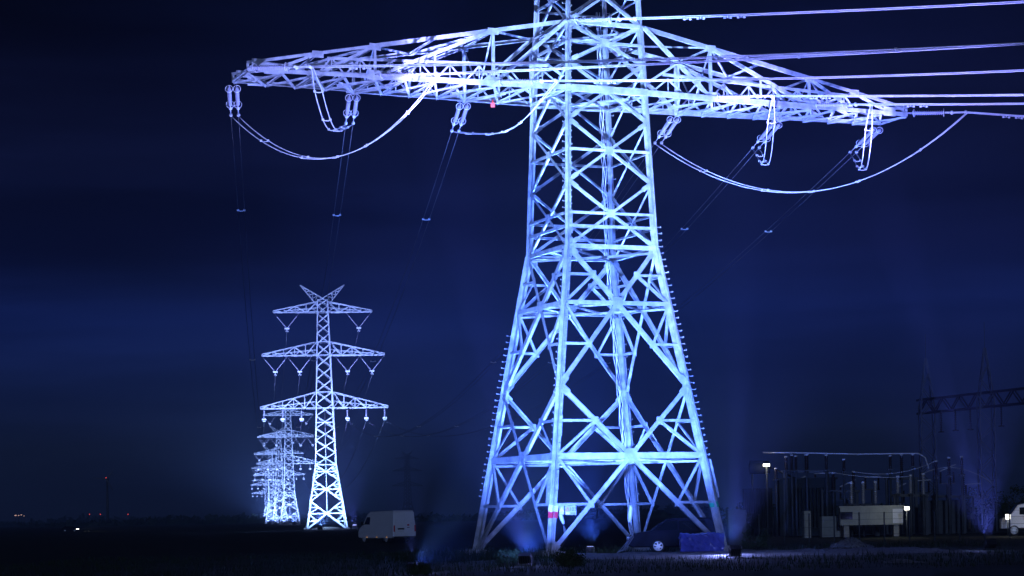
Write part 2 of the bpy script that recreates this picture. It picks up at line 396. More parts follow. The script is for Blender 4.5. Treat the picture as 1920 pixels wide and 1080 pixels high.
# the two thick bottom chords run right across the tower
for sd in (-1, 1):
    m = MB()
    m.angle((-2.4, sd * 2.42, ZB), (2.4, sd * 2.42, ZB), .36, (0, sd, 0)); m.build('horizontal_brace', M['steel'], tower)
for sg in (-1, 1):
    web = MB()
    for sd in (-1, 1):
        nn = Vector((0, sd, 0))
        def T(u): return Vector((sg * u, sd * aw(u), atz(u)))
        def Bt(u): return Vector((sg * u, sd * aw(u), ZB))
        def Z_(u, z): return Vector((sg * u, sd * aw(u), z))
        web.angle(T(2.3), Bt(6.4), .2, nn); web.angle(T(6.4), Bt(12.8), .19, nn); web.angle(T(15.8), Bt(18.2), .15, nn)
        web.angle(T(12.8), Bt(15.8), .15, nn)
        web.angle(T(18.9), Bt(18.2), .12, nn); web.angle(T(18.9), Bt(19.4), .12, nn); web.angle(T(19.4), Bt(19.4), .12, nn)
        web.angle(T(6.4), Bt(6.4), .17, nn); web.angle(T(12.8), Bt(12.8), .14, nn)
        web.angle(Z_(4.35, 26.35), Z_(4.35, ZB), .11, nn); web.angle(Z_(9.6, 25.9), Z_(9.6, ZB), .11, nn)
        web.angle(Z_(4.35, 26.35), Z_(2.5, 25.2), .12, nn)
        # middle chord
        web.angle(Z_(3.4, 25.68), Z_(15.3, 25.3 + .1), .14, nn)
        us = [2.6, 4.8, 6.4, 8.0, 9.6, 11.2, 12.8, 14.4, 15.8]
        for i, u in enumerate(us[:-1]):
            um = (u + us[i + 1]) / 2
            pk = Z_(um, 25.45)
            web.angle(Bt(u), pk, .09, nn); web.angle(pk, Bt(us[i + 1]), .09, nn)
            web.bar(pk, Z_(um, ZB), .05, .05, nn)
        # gusset plates on the chords
        for u in (6.4, 12.8, 18.2):
            web.bar(Bt(u) + nn * .03 - Vector((.4, 0, -.08)), Bt(u) + nn * .03 + Vector((.4, 0, .08)), .5, .014, nn)
        for u in (6.4, 12.8, 15.8, 18.9):
            web.bar(T(u) + nn * .03 - Vector((.3, 0, .05)), T(u) + nn * .03 + Vector((.3, 0, -.05)), .34, .014, nn)
    # bottom plane bracing between the two chords
    u = 2.4; k = 0; nd = [2.4, 4.4, 6.4, 8.0, 9.6, 11.2, 12.8, 14.4, 16.0, 17.6, 19.4]
    for i, u in enumerate(nd):
        web.angle(Vector((sg * u, -aw(u), ZB - .04)), Vector((sg * u, aw(u), ZB - .04)), .12, (0, 0, 1))
        if i + 1 < len(nd):
            u2 = nd[i + 1]
            s_ = 1
            web.angle(Vector((sg * u, -aw(u), ZB - .1)), Vector((sg * u2, aw(u2), ZB - .1)), .11, (0, 0, 1))
            web.angle(Vector((sg * u, aw(u), ZB - .15)), Vector((sg * u2, -aw(u2), ZB - .15)), .11, (0, 0, 1))
    # top plane
    nd = [2.2, 6.4, 9.6, 12.8, 15.8, 18.9]
    for i, u in enumerate(nd):
        web.angle(Vector((sg * u, -aw(u), atz(u))), Vector((sg * u, aw(u), atz(u))), .12, (0, 0, 1))
        if i + 1 < len(nd):
            u2 = nd[i + 1]; s_ = 1 if i % 2 else -1
            web.angle(Vector((sg * u, -s_ * aw(u), atz(u))), Vector((sg * u2, s_ * aw(u2), atz(u2))), .12, (0, 0, 1))
    # inner frames at the nodes
    for u in (6.4, 12.8):
        web.angle(Vector((sg * u, -aw(u), atz(u))), Vector((sg * u, 0, ZB)), .11, (1, 0, 0)); web.angle(Vector((sg * u, aw(u), atz(u))), Vector((sg * u, 0, ZB)), .11, (1, 0, 0))
        # hangers for the strings
        for sd in (-1, 1):
            p0 = Vector((sg * u, sd * aw(u), ZB - .05))
            for dx in (-.7, .7): web.angle(p0 + Vector((0, 0, -.12)), Vector((sg * u + dx * 2, -sd * aw(u) * .2, ZB - .1)), .14, (0, 0, 1))
    arm = web.build('crossarm', M['steel'], tower)
    for sd in (-1, 1):
        m = MB(); m.angle((sg * 2.4, sd * 2.36, ZB), (sg * 12.8, sd * (aw(12.8) + .05), ZB), .29, (0, sd, 0)); m.angle((sg * 12.8, sd * (aw(12.8) + .04), ZB), (sg * ARM_L, sd * (aw(ARM_L) + .04), ZB), .2, (0, sd, 0)); m.build('bottom_chord', M['steel'], arm)
        m = MB(); m.angle((sg * 2.1, sd * 2.2, atz(2.1)), (sg * 12.8, sd * (aw(12.8) + .05), atz(12.8)), .22, (0, sd, 0)); m.angle((sg * 12.8, sd * (aw(12.8) + .04), atz(12.8)), (sg * ARM_L, sd * (aw(ARM_L) + .04), atz(ARM_L)), .15, (0, sd, 0)); m.build('top_chord', M['steel'], arm)
# cap of the tower top (above the picture)
m = MB()
for sg in (-1, 1):
    for c in (-1, 1): m.angle((sg * hs(ZT), c * hs(ZT), ZT), (0, 0, ZT + 4), .14, (0, c, 0))
m.build('peak', M['steel'], tower)

# vertical cables clamped up the rear leg
m = MB()
for k in range(4):
    pts = []
    for i in range(60):
        z = .3 + i * .5
        s0 = hs(z); j = 0.05 * math.sin(i * 1.7 + k * 2.1)
        pts.append(W(s0 - .38 - .07 * k + j, s0 - .2, z))
    m.tube(pts, 0.018, 5)
tag(m.build('riser_cable', M['cable']), 'thin cables climbing the rear right leg of the big pylon', 'cable')

# ------------------------------------------------------------------ strings and conductors of the big pylon
def rod_profile(m, p, q, r0=.06, r1=.12, n=16):
    p, q = Vector(p), Vector(q); pts, rr = [], []
    for i in range(n):
        for t, r in ((0, r0), (.35, r0), (.45, r1), (.75, r1 * .9), (.8, r0)):
            pts.append(p.lerp(q, (i + t) / n)); rr.append(r)
    m.tube(pts, rr, 8)
def make_string(p, q, label, group, sep=.2):
    """twin tension insulator string from p (steelwork) to q (clamp); returns the two clamp points"""
    p, q = Vector(p), Vector(q); d = (q - p); L = d.length; d.normalize()
    side = Vector((d.y, -d.x, 0)).normalized() * sep
    root = empty('insulator_string', p, 0, label, 'insulator', group)
    ends = []
    for s_ in (-1, 1):
        a, b_ = side * s_ + d * L * .08, side * s_ + d * L * .62
        m = MB(); rod_profile(m, a, b_, .06, .115, 15); m.tube([side * s_ * .9, a], .025, 5); m.build('insulator_rod', M['glass_ins'], root)
        m = MB(); m.ring(a + d * .1, d + side.normalized() * .2, .19, .02); m.build('grading_ring', M['cable'], root)
        m = MB(); m.ring(b_ - d * .05, d, .2, .02); m.build('grading_ring', M['cable'], root)
        m = MB(); m.tube([b_, side * s_ + d * L], [.03, .03], 6)
        for t in (.74, .97):
            c = side * s_ + d * L * t; m.tube([c - d * .1, c - d * .03, c + d * .03, c + d * .12], [.03, .1, .1, .03], 8)
        m.build('clamp', M['cable'], root)
        ends.append(p + side * s_ + d * L)
    m = MB(); c = d * L * .64; m.bar(c - side * 1.25, c + side * 1.25, .16, .03, d.cross(side)); m.build('yoke_plate', M['steel'], root)
    return ends
def spacer(m, p, q, drop=.05):
    p, q = Vector(p), Vector(q); m.tube([p, p.lerp(q, .25) - Vector((0, 0, drop)), p.lerp(q, .75) - Vector((0, 0, drop)), q], .028, 6)
    for e_ in (p, q): m.box(e_, (.12, .12, .1))
def twin(name, curve, sep, r, material, spacers, label, cat, group, sidev=None, n=40, damp=None):
    pts = [curve(i / n) for i in range(n + 1)]
    root = empty(name, pts[0], 0, label, cat, group)
    sides = []
    for i, p in enumerate(pts):
        d = pts[min(i + 1, n)] - pts[max(i - 1, 0)]
        s_ = sidev(i / n) if sidev else Vector((d.y, -d.x, 0)).normalized()
        sides.append(s_ * sep)
    for k in (-1, 1):
        m = MB(); m.tube([p + s_ * k - pts[0] for p, s_ in zip(pts, sides)], r, 6); m.build('wire', material, root)
    if spacers:
        for t in spacers:
            m = MB(); i = min(n, int(round(t * n))); spacer(m, pts[i] + sides[i] - pts[0], pts[i] - sides[i] - pts[0])
            m.build('spacer', M['cable'], root)
    if damp:
        for t in damp:
            p = curve(t) - pts[0]; d = (curve(t + .005) - curve(t)).normalized()
            for o_ in (-.35, .35):
                m = MB(); c = p + d * o_ - Vector((0, 0, .12))
                m.tube([c - d * .22, c - d * .1], .05, 6); m.tube([c + d * .1, c + d * .22], .05, 6); m.tube([c - d * .2, c + d * .2], .012, 5); m.tube([c, c + Vector((0, 0, .14))], .02, 5)
                m.build('vibration_damper', M['cable'], root)
    return root

BETA = R(14); SAG_F = [(.06, .0006), (.028, .0003), (.07, .001), (.07, .0006), (.07, .001), (.14, .0004)]; FD = Vector((math.cos(BETA), -math.sin(BETA), -.05)).normalized()
T1X, T1Y = -37.3, 420.0
LD = Vector((-0.126, 0.992, 0)).normalized()      # line of the far pylons
AX1 = Vector((LD.y, -LD.x, 0))                    # their arm direction
side_words = ['outermost on the near left arm', 'midway out on the near left arm', 'inner on the near left arm',
              'inner on the far right arm', 'midway out on the far right arm', 'outermost on the far right arm']
US = [-19.4, -12.8, -6.4, 6.4, 12.8, 19.4]
ends_far = [-12.1, -8.4, -4.6, 4.6, 8.4, 12.1]
FE, BE = [], []
for i, u in enumerate(US):
    p = W(u, -aw(u) - .1, ZB + (0.05)); q = p + FD * 3.35
    e1 = make_string(p, q, 'grey insulator string reaching right from front chord, ' + side_words[i], 'insulator strings on the big pylon crossarm', .14)
    FE.append((e1[0] + e1[1]) / 2)
    end = FE[-1] + Vector((math.cos(BETA), -math.sin(BETA), 0)) * 62
    def cf(t, a=FE[-1], e_=end, sf=SAG_F[i]): 
        p = a.lerp(e_, t); L = (e_ - a).length; x = t * L
        return Vector((p.x, p.y, a.z - sf[0] * x + sf[1] * x * x))
    twin('power_line', cf, .17, .029, M['cable'], [.3 if i % 2 else .45, .8], 'lit power line running right, from the insulator ' + side_words[i],
         'power line', 'lit power lines leaving to the right', damp=[.04], n=48)
    # rear string towards the far pylons
    p = W(u, aw(u) + .05, ZB - .25)
    tgt = Vector((T1X, T1Y, 0)) + AX1 * ends_far[i] + Vector((0, 0, 21.9))
    dd = (tgt - p); dd.z = 0; Lh = dd.length; dd.normalize()
    sl = 4 * 9.0 / Lh - (tgt.z - p.z) / Lh
    q = p + Vector((dd.x, dd.y, -sl)) * 4.9
    e2 = make_string(p, q, 'grey insulator string hanging off the rear chord, ' + side_words[i], 'insulator strings on the big pylon crossarm', .2)
    BE.append(((e2[0] + e2[1]) / 2, p, tgt, Lh, dd))
    be = BE[-1][0]
    def cb(t, a=be, b_=tgt): 
        p = a.lerp(b_, t); return Vector((p.x, p.y, p.z - 4 * 8.9 * t * (1 - t)))
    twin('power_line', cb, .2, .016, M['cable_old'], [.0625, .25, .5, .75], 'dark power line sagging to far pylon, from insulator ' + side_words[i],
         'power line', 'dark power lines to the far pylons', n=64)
# the highest lit line, from the tower body
p = W(-2.2, -2.5, 28.1)
q = p + FD * 3.6
e1 = make_string(p, q, 'twin insulator string fixed to the tower body above the arm roots', 'insulator strings on the big pylon crossarm', .14)
a0 = (e1[0] + e1[1]) / 2; end = a0 + Vector((math.cos(BETA), -math.sin(BETA), 0)) * 60
def cf(t):
    p = a0.lerp(end, t); x = t * 60; return Vector((p.x, p.y, a0.z - .045 * x + .0006 * x * x))
twin('power_line', cf, .17, .029, M['cable'], [.8], 'topmost lit power line, leaving the tower body toward the upper right corner', 'power line', 'lit power lines leaving to the right', damp=[.05, .085], n=48)

def jumper(i, j, sag, lab, bow=0.0, sp=(.15, .35, .5, .65, .85), r=.028, flat=False):
    a, b_ = FE[i], BE[j][0]
    def cj(t):
        p = a.lerp(b_, t); return Vector((p.x, p.y, p.z - 4 * sag * t * (1 - t) - bow * math.sin(math.pi * t) ** 2 * (1 - t)))
    # sideways direction blends from one bundle to the other
    def sd(t): return Vector((.98, .15, 0)) * min(1, .15 + t * 6) if flat else (Vector((FD.y, -FD.x, 0)).normalized() * (1 - t) + Vector((1, .15, 0)).normalized() * t).normalized()
    twin('jumper_cable', cj, .19, r, M['cable'], sp, lab, 'jumper cable', 'jumper loops under the big crossarm', sidev=sd, n=40)
jumper(1, 0, 3.2, 'widest lit jumper loop below the left arm')
jumper(0, 1, 1.1, 'short lit jumper loop inside the wide loop of the left arm', bow=1.2, flat=True)
jumper(2, 2, .9, 'shallow jumper loop just left of the tower body', bow=.8)
jumper(5, 3, 3.65, 'widest lit jumper loop below the right arm')
jumper(3, 4, 1.1, 'narrow hanging jumper loop nearest the tower on the right arm', bow=2.4, sp=(.15, .5, .62, .75), flat=True)
jumper(4, 5, 1.1, 'narrow hanging jumper loop farther out on the right arm', bow=2.4, sp=(.15, .5, .62, .75), flat=True)

# red marker lamp
o = MB(); pr = at(924, 197, 112.5); o.box(pr, (.22, .22, .2)); o.tube([pr + Vector((0, 0, .1)), Vector((pr.x, pr.y, 24.5))], .03, 6)
tag(o.build('beacon_lamp', M['lamp_red']), 'small glowing red lamp below the left arm near the tower', 'lamp')

# signs and sleeves at the front leg
def text_obj(body, size, mt, parent, loc, rot, name='lettering', align='CENTER'):
    cu = bpy.data.curves.new('txt', 'FONT'); cu.body = body; cu.size = size; cu.extrude = .004; cu.align_x = align; cu.align_y = 'CENTER'
    t = bpy.data.objects.new('txt', cu); C.objects.link(t)
    dg = bpy.context.evaluated_depsgraph_get(); me = bpy.data.meshes.new_from_object(t.evaluated_get(dg))
    bpy.data.objects.remove(t)
    me.materials.clear(); me.materials.append(mt)
    o = bpy.data.objects.new(name, me); C.objects.link(o); o.parent = parent; o.location = loc; o.rotation_euler = rot
    KIDS.setdefault(parent.name, []).append(o)
    return o
def tri(m, c, r, th=.01, up=1):
    x, y, z = c
    m.add([(x - r, y, z - r * .75), (x + r, y, z - r * .75), (x, y, z + r), (x - r, y - th, z - r * .75), (x + r, y - th, z - r * .75), (x, y - th, z + r)],
          [(0, 1, 2), (5, 4, 3), (0, 3, 4, 1), (1, 4, 5, 2), (2, 5, 3, 0)])
def sign(px, py, wd, ht, label, number=None, tri_m='red'):
    p = at(px, py, 107.6)
    s = empty('warning_sign', p, R(6), label, 'sign')
    m = MB(); m.box((0, 0, 0), (wd, .02, ht)); m.build('board', M['sign_white'], s)
    m = MB()
    for dx in (-wd * .3, wd * .3): m.box((dx, .045, ht * .42), (.05, .07, .12))
    m.build('bracket', M['steel'], s)
    m = MB()
    if number:
        tri(m, (-wd * .28, -.012, ht * .12), ht * .25); m.build('warning_triangle', M['red'], s)
        m = MB(); tri(m, (-wd * .28, -.024, ht * .10), ht * .15); m.build('warning_triangle', M['sign_white'], s)
        m = MB(); m.box((-wd * .28, -.016, -ht * .3), (wd * .34, .01, ht * .2)); m.build('caption_panel', M['yellow'], s)
        text_obj(number, ht * .58, M['black'], s, (wd * .2, -.016, ht * .12), (R(90), 0, 0), 'number')
        m = MB()
        for k in range(2): m.box((wd * .2, -.014, -ht * (.26 + .11 * k)), (wd * .42, .008, ht * .035))
        m.build('small_print', M['black'], s)
    else:
        tri(m, (0, -.012, 0.02), ht * .3); m.build('warning_triangle', M['yellow'], s)
        m = MB(); m.box((0, -.016, -ht * .33), (wd * .7, .01, ht * .13)); m.build('caption_panel', M['yellow'], s)
    return s
sign(1070, 957, .58, .46, 'white rectangular sign numbered 103 with a red warning triangle, on the front leg', '103')
sign(1053, 956.5, .26, .46, 'narrow white sign with a yellow warning triangle, left of the numbered sign')

def sleeve(px, py, L, lean, label, coil=True):
    p = at(px, py, 107.9)
    s = empty('cable_joint', p, 0, label, 'cable joint', 'white cable joints hanging inside the pylon')
    m = MB(); q = Vector((lean, 0, -L))
    m.tube([(0, 0, .12), (0, 0, 0), q * .5, q * .9, q], [.05, .1, .11, .09, .05], 10); m.build('sleeve', M['plastic'], s)
    m = MB()
    for k in range(3):
        m.tube([q, q + Vector((.05 * k, 0, -.35)), q + Vector((.12 + .03 * k, .1, -.7)), (q.x + .2 - .06 * k, .1 * k, -p.z * .62), (q.x - .25 - .12 * k, .1, -p.z + .25), (q.x - .7, .1, -p.z + .08)], .02, 6)
    m.build('cable_tail', M['cable_old'], s)
sleeve(1046, 950, .9, .28, 'white cable sleeve hanging by the front leg under the signs')
sleeve(1183, 952, .75, -.08, 'white cable sleeve hanging in the middle of the pylon')

# ------------------------------------------------------------------ far suspension pylons
S_TAB = [(0, 4.0), (13, 2.05), (24.4, 1.72), (35, 1.4), (46.2, 1.0)]
def sh(z):
    for (a, sa), (b_, sb) in zip(S_TAB, S_TAB[1:]):
        if z <= b_: return sa + (sb - sa) * (z - a) / (b_ - a)
    return S_TAB[-1][1]
RZ = math.atan2(AX1.y, AX1.x)
def make_far():
    t = empty('transmission_tower', (0, 0, 0), RZ)
    for a in (-1, 1):
        for c in (-1, 1):
            m = MB()
            for z0, z1 in ((0, 13), (13, 46.2)):
                p, q = Vector((a * sh(z0), c * sh(z0), z0)), Vector((a * sh(z1), c * sh(z1), z1)); wd = .26 if z0 == 0 else .2
                m.bar(p, q, wd, .05, (0, 1, 0)); m.bar(p, q, wd, .05, (1, 0, 0))
            m.build('leg', M['steel_far'], t)
    lv = [0.1, 5.7, 10.0, 13.0] + [13.0 + 2.45 * k for k in range(1, 9)] + [35, 37.3, 39.4, 41.4, 43.3, 45, 46.2]
    for face in range(4):
        n = FN[face]; m = MB()
        def fp(z, tt):
            s0 = sh(z); return {0: Vector((tt * s0, -s0, z)), 1: Vector((s0, tt * s0, z)), 2: Vector((-tt * s0, s0, z)), 3: Vector((-s0, -tt * s0, z))}[face]
        for z0, z1 in zip(lv, lv[1:]):
            s0, s1 = sh(z0), sh(z1); big = z0 < 12; ww = .17 if big else .13
            for sg in (-1, 1): m.angle(fp(z0, sg), fp(z1, -sg), ww, n, t=.03)
            zc = z0 + (z1 - z0) * s0 / (s0 + s1)
            if big:
                m.angle(fp(zc, -1), fp(zc, 1), .17, n, t=.03)
                for sg in (-1, 1):
                    for za, zb in ((z0, zc), (zc, z1)):
                        zm = (za + zb) / 2
                        tt = (sg * (s0 - (s0 + s1) * (zm - z0) / (z1 - z0)) / sh(zm)) if za == z0 else (sg * ((s0 + s1) * (zm - z0) / (z1 - z0) - s0) / sh(zm))
                        m.bar(fp(zm, sg), fp(zm, tt), .1, .05, n); m.bar(fp(zm, tt), fp(zc, sg), .1, .05, n)
        for z in (13.0, 21.5, 24.4, 27.6, 35, 37.7, 43.7): m.angle(fp(z, -1), fp(z, 1), .14, n, t=.03)
        m.build('lattice_panel', M['steel_far'], t)
    for zb, dz, half in ((24.4, 3.2, 12.8), (35.0, 2.7, 12.3), (43.7, 2.1, 9.9)):
        for sg in (-1, 1):
            m = MB(); s0 = sh(zb); s1 = sh(zb + dz)
            def w_(u): return s0 + (.12 - s0) * (u - s0) / (half - s0)
            def tz(u): return zb + dz + (.35 - dz) * (u - s1) / (half - s1)
            for sd in (-1, 1):
                n = (0, sd, 0)
                m.angle((sg * s0, sd * s0, zb), (sg * half, sd * .12, zb), .18, n, t=.04)
                m.angle((sg * s1, sd * s1, zb + dz), (sg * half, sd * .12, zb + .35), .15, n, t=.04)
                k = 5 if half > 11 else 4
                us = [s0 + (half - s0) * i / k for i in range(k + 1)]
                for i in range(k):
                    u0, u1 = us[i], us[i + 1]; um = (u0 + u1) / 2
                    m.bar((sg * u0, sd * w_(u0), tz(u0) if i % 2 == 0 else zb), (sg * u1, sd * w_(u1), zb if i % 2 == 0 else tz(u1)), .11, .05, n)
                    m.bar((sg * u1, sd * w_(u1), zb), (sg * u1, sd * w_(u1), tz(u1)), .08, .05, n)
                    m.bar((sg * u0, sd * w_(u0), zb), (sg * um, sd * w_(um), zb + (tz(um) - zb) * .48), .07, .05, n)
                    m.bar((sg * u1, sd * w_(u1), zb), (sg * um, sd * w_(um), zb + (tz(um) - zb) * .48), .07, .05, n)
                ue = us[k - 1]
                m.bar((sg * s0, sd * s0, zb + dz * .42), (sg * ue, sd * w_(ue), zb + (tz(ue) - zb) * .42), .08, .05, n)
            k = 8
            for i in range(k):
                u0, u1 = s0 + (half - s0) * i / k, s0 + (half - s0) * (i + 1) / k; f = 1 if i % 2 else -1
                m.bar((sg * u0, f * w_(u0), zb), (sg * u1, -f * w_(u1), zb), .08, .05, (0, 0, 1))
            m.build('crossarm', M['steel_far'], t)
    for sg in (-1, 1):
        m = MB(); tip = Vector((sg * 4.45, 0, 49.2))
        for a, b_ in (((sg * 1.0, 1.0, 45.0), 0), ((sg * 1.0, -1.0, 45.0), 0), ((-sg * .3, .8, 46.3), 1), ((-sg * .3, -.8, 46.3), 1)):
            m.bar(a, tip, .13, .08, (0, 1, 0))
        for i in range(1, 6):
            f = i / 6
            p = Vector((sg * 1.0, 0, 45.0)).lerp(tip, f); q = Vector((-sg * .3, 0, 46.3)).lerp(tip, f - .08)
            for sd in (-1, 1): m.bar(p + Vector((0, sd * (1 - f), 0)), q + Vector((0, sd * (1 - f) * .8, 0)), .08, .05, (0, 1, 0))
            q2 = Vector((-sg * .3, 0, 46.3)).lerp(tip, min(1, f + .1))
            for sd in (-1, 1): m.bar(p + Vector((0, sd * (1 - f), 0)), q2 + Vector((0, sd * (1 - f) * .8, 0)), .07, .05, (0, 1, 0))
        m.build('earth_wire_horn', M['steel_far'], t)
    m = MB()
    for sg in (-1, 1):
        for c in (-1, 1): m.box((sg * 4.02, c * 4.02, 0.1), (.9, .9, .5))
    m.build('footing', M['concrete'], t)
    m = MB(); m.tube([(0, -sh(3) , 3.0), (0, -sh(13), 13), (0, -sh(24), 24)], .07, 5); m.build('ladder', M['steel_far'], t)
    m = MB(); m.box((-2.6, -4.05, 1.8), (1.0, .05, .35)); m.build('number_plate', M['white'], t)
    return t
far0 = make_far()
spots = [(-37.3, 420), (-88.5, 832), (-115.5, 1040), (-153, 1330), (-203.5, 1740)]
flabels = ['floodlit far pylon with three crossarms, nearest and tallest of the row behind on the left',
           'floodlit pylon second in the far row, just left of the nearest one',
           'floodlit pylon third in the far row, half its height hidden by others',
           'small floodlit pylon fourth in the far row',
           'smallest lit pylon at the very end of the far row']
fars = []
for i, (x, y) in enumerate(spots):
    o = far0 if i == 0 else copy_tree(far0)
    o.location = (x, y, 0); tag(o, flabels[i], 'pylon', 'far pylons in a row')
    fars.append(o)
# dark pylon: black paint swapped in so that it looks unlit
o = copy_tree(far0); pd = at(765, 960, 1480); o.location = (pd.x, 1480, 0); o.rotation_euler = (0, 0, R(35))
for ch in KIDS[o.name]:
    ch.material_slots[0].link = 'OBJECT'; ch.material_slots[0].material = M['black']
tag(o, 'dark pylon painted black to look unlit, faint against the sky right of the far row', 'pylon', 'far pylons in a row')

def v_string(dx, z, half, drop):
    r = empty('insulator_string', (0, 0, 0))
    for s_ in (-1, 1):
        m = MB(); m.tube([(s_ * half, 0, 0), (0, 0, -drop)], .035, 5)
        rod_profile(m, Vector((s_ * half, 0, 0)).lerp(Vector((0, 0, -drop)), .2), Vector((s_ * half, 0, 0)).lerp(Vector((0, 0, -drop)), .9), .05, .10, 8)
        m.build('insulator_rod', M['glass_ins'], r)
    m = MB(); m.bar((-.45, 0, -drop), (.45, 0, -drop), .3, .06, (0, 1, 0)); m.box((0, 0, -drop - .35), (.12, .12, .5))
    for s_ in (-1, 1): m.box((s_ * .22, 0, -drop - .6), (.1, .5, .14))
    m.build('clamp', M['cable'], r)
    return r
def i_string():
    r = empty('insulator_string', (0, 0, 0))
    m = MB(); rod_profile(m, (0, 0, -.2), (0, 0, -1.9), .07, .17, 9); m.tube([(0, 0, .1), (0, 0, -.2)], .04, 5); m.build('insulator_rod', M['glass_ins'], r)
    m = MB(); m.bar((-.4, 0, -2.0), (.4, 0, -2.0), .35, .06, (0, 1, 0)); m.box((0, 0, -2.35), (.6, .4, .14)); m.build('clamp', M['cable'], r)
    return r
v0, i0 = v_string(0, 0, 2.5, 3.1), i_string(); first = {'v': True, 'i': True}
arms_w = {43.7: 'top', 35.0: 'middle', 24.4: 'lower'}
ordw = ['nearest', 'second', 'third', 'fourth', 'last']
hang = []
for ti, (x, y) in enumerate(spots):
    for kind, dx, z in [('v', -7.2, 43.7), ('v', 7.2, 43.7), ('v', -9.7, 35.0), ('v', -4.8, 35.0), ('v', 4.8, 35.0), ('v', 9.7, 35.0)] + [('i', d, 24.4) for d in ends_far]:
        src = v0 if kind == 'v' else i0
        if first[kind]: o = src; first[kind] = False
        else: o = copy_tree(src)
        p = Vector((x, y, z - .12)) + AX1 * dx; o.location = p; o.rotation_euler = (0, 0, RZ)
        n_ = 'left' if dx < 0 else 'right'
        pos = {7.2: 'outer', 9.7: 'outer', 4.8: 'inner', 12.1: 'outer', 8.4: 'middle', 4.6: 'inner'}[abs(dx)]
        tag(o, ('V-shaped' if kind == 'v' else 'straight') + ' insulator, %s on %s %s arm of the %s pylon in far row' % (pos, arms_w[z], n_, ordw[ti]), 'insulator', 'insulators on the far pylons')
        hang.append((ti, Vector((x, y, z - .12 - (3.8 if kind == 'v' else 2.4))) + AX1 * dx, pos, arms_w[z], n_))
# wires from the first to the second far pylon
A_ = [h for h in hang if h[0] == 0]; B_ = [h for h in hang if h[0] == 1]
for h1, h2 in zip(A_, B_):
    def cq(t, a=h1[1], b_=h2[1]):
        p = a.lerp(b_, t); return Vector((p.x, p.y, p.z - 4 * 11 * t * (1 - t)))
    m = MB(); o0 = h1[1]; m.tube([cq(i / 30) - o0 for i in range(31)], .03, 4)
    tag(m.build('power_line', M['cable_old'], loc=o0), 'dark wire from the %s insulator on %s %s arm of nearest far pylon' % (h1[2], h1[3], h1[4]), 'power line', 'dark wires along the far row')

# ------------------------------------------------------------------ floodlights
SPILL = []
def floodlight(loc, target, col, power, angle, label, blend=.35, spill=60, scale=1.0, extra=None):
    loc, target = Vector(loc), Vector(target)
    r = empty('floodlight', (loc.x, loc.y, 0), math.atan2(target.y - loc.y, target.x - loc.x) - math.pi / 2, label, 'floodlight', 'floodlights on the ground')
    s = scale
    d = (target - (loc + Vector((0, 0, .45 * s)))).normalized(); tilt = math.asin(max(-1, min(1, d.z)))
    Mx = Matrix.Rotation(tilt, 3, 'X')
    c = Vector((0, 0, .45 * s))
    m = MB(); m.box((0, 0, .06 * s), (.7 * s, .5 * s, .12 * s))
    for k in (-1, 1): m.bar(Vector((k * .36 * s, 0, .1 * s)), Vector((k * .36 * s, 0, .5 * s)), .1 * s, .03 * s, (1, 0, 0))
    m.build('bracket', M['case'], r)
    m = MB(); m.box(c + Mx @ Vector((0, -.08 * s, 0)), (.64 * s, .36 * s, .46 * s), M=Mx)
    for k in range(5): m.box(c + Mx @ Vector((-.24 * s + .12 * s * k, -.29 * s, 0)), (.03 * s, .08 * s, .4 * s), M=Mx)
    m.build('housing', M['case'], r)
    m = MB()
    for i in range(3):
        for k in range(2): m.box(c + Mx @ Vector(((-.2 + .2 * i) * s, .115 * s, (-.1 + .2 * k) * s)), (.15 * s, .02 * s, .15 * s), M=Mx)
    m.build('lens', M['lens_blue'], r)
    for (cl, pw, an, bl, tg) in [(col, power, angle, blend, target)] + (extra or []):
        ld = bpy.data.lights.new('flood_beam', 'SPOT'); ld.color = cl; ld.energy = pw; ld.spot_size = R(an); ld.spot_blend = bl; ld.shadow_soft_size = .12
        lo = bpy.data.objects.new('flood_beam', ld); C.objects.link(lo)
        src = loc + Vector((0, 0, .45 * s)); dv = (Vector(tg) - src).normalized()
        lo.location = src + dv * .35 * s; lo.rotation_euler = dv.to_track_quat('-Z', 'Y').to_euler()
    if spill:
        ld = bpy.data.lights.new('flood_spill', 'POINT'); ld.color = (.25, .3, 1.0); ld.energy = spill; ld.shadow_soft_size = .1
        dh = Vector((target.x - loc.x, target.y - loc.y, 0)).normalized()
        lo = bpy.data.objects.new('flood_spill', ld); C.objects.link(lo); lo.location = loc + Vector((0, 0, .9 * s)) + dh * 1.6
BLUE = (.085, .20, 1.0); VIO = (.23, .24, 1.0); CY = (.34, .58, 1.0); ICE = (.25, .31, 1.0)
def gp(px, Y): return Vector((gx(px, Y), Y, 0))
floodlight(gp(985, 87), W(-2, -2, 13), BLUE, 150000, 56, 'black floodlight on the ground in front of the left legs, violet beam rising from it', spill=110, scale=.8,
           extra=[(VIO, 620000, 9, .5, W(-9.5, -2, 24.6)), (ICE, 110000, 38, .6, W(-12, -1, 25)), (CY, 150000, 24, .6, W(-1, -2, 26))])
floodlight(gp(1378, 97.5), W(2, -1, 15), BLUE, 46000, 66, 'black floodlight on the gravel at the foot of the right leg', spill=750, scale=.8,
           extra=[(VIO, 380000, 9, .5, W(8.5, -2, 24.6)), (ICE, 42000, 40, .5, W(12, 0, 23)), (CY, 60000, 30, .6, W(3, -2, 24)), (VIO, 45000, 60, .7, W(7, -13, 25))])
floodlight(gp(1857, 101), W(16.5, -1, 24.5), VIO, 420000, 8, 'floodlight far out on the right with a slanting violet beam', spill=60, scale=.8,
           extra=[(VIO, 60000, 66, .7, W(15, -4, 24)), (VIO, 60000, 50, .7, W(14, -14, 24))])
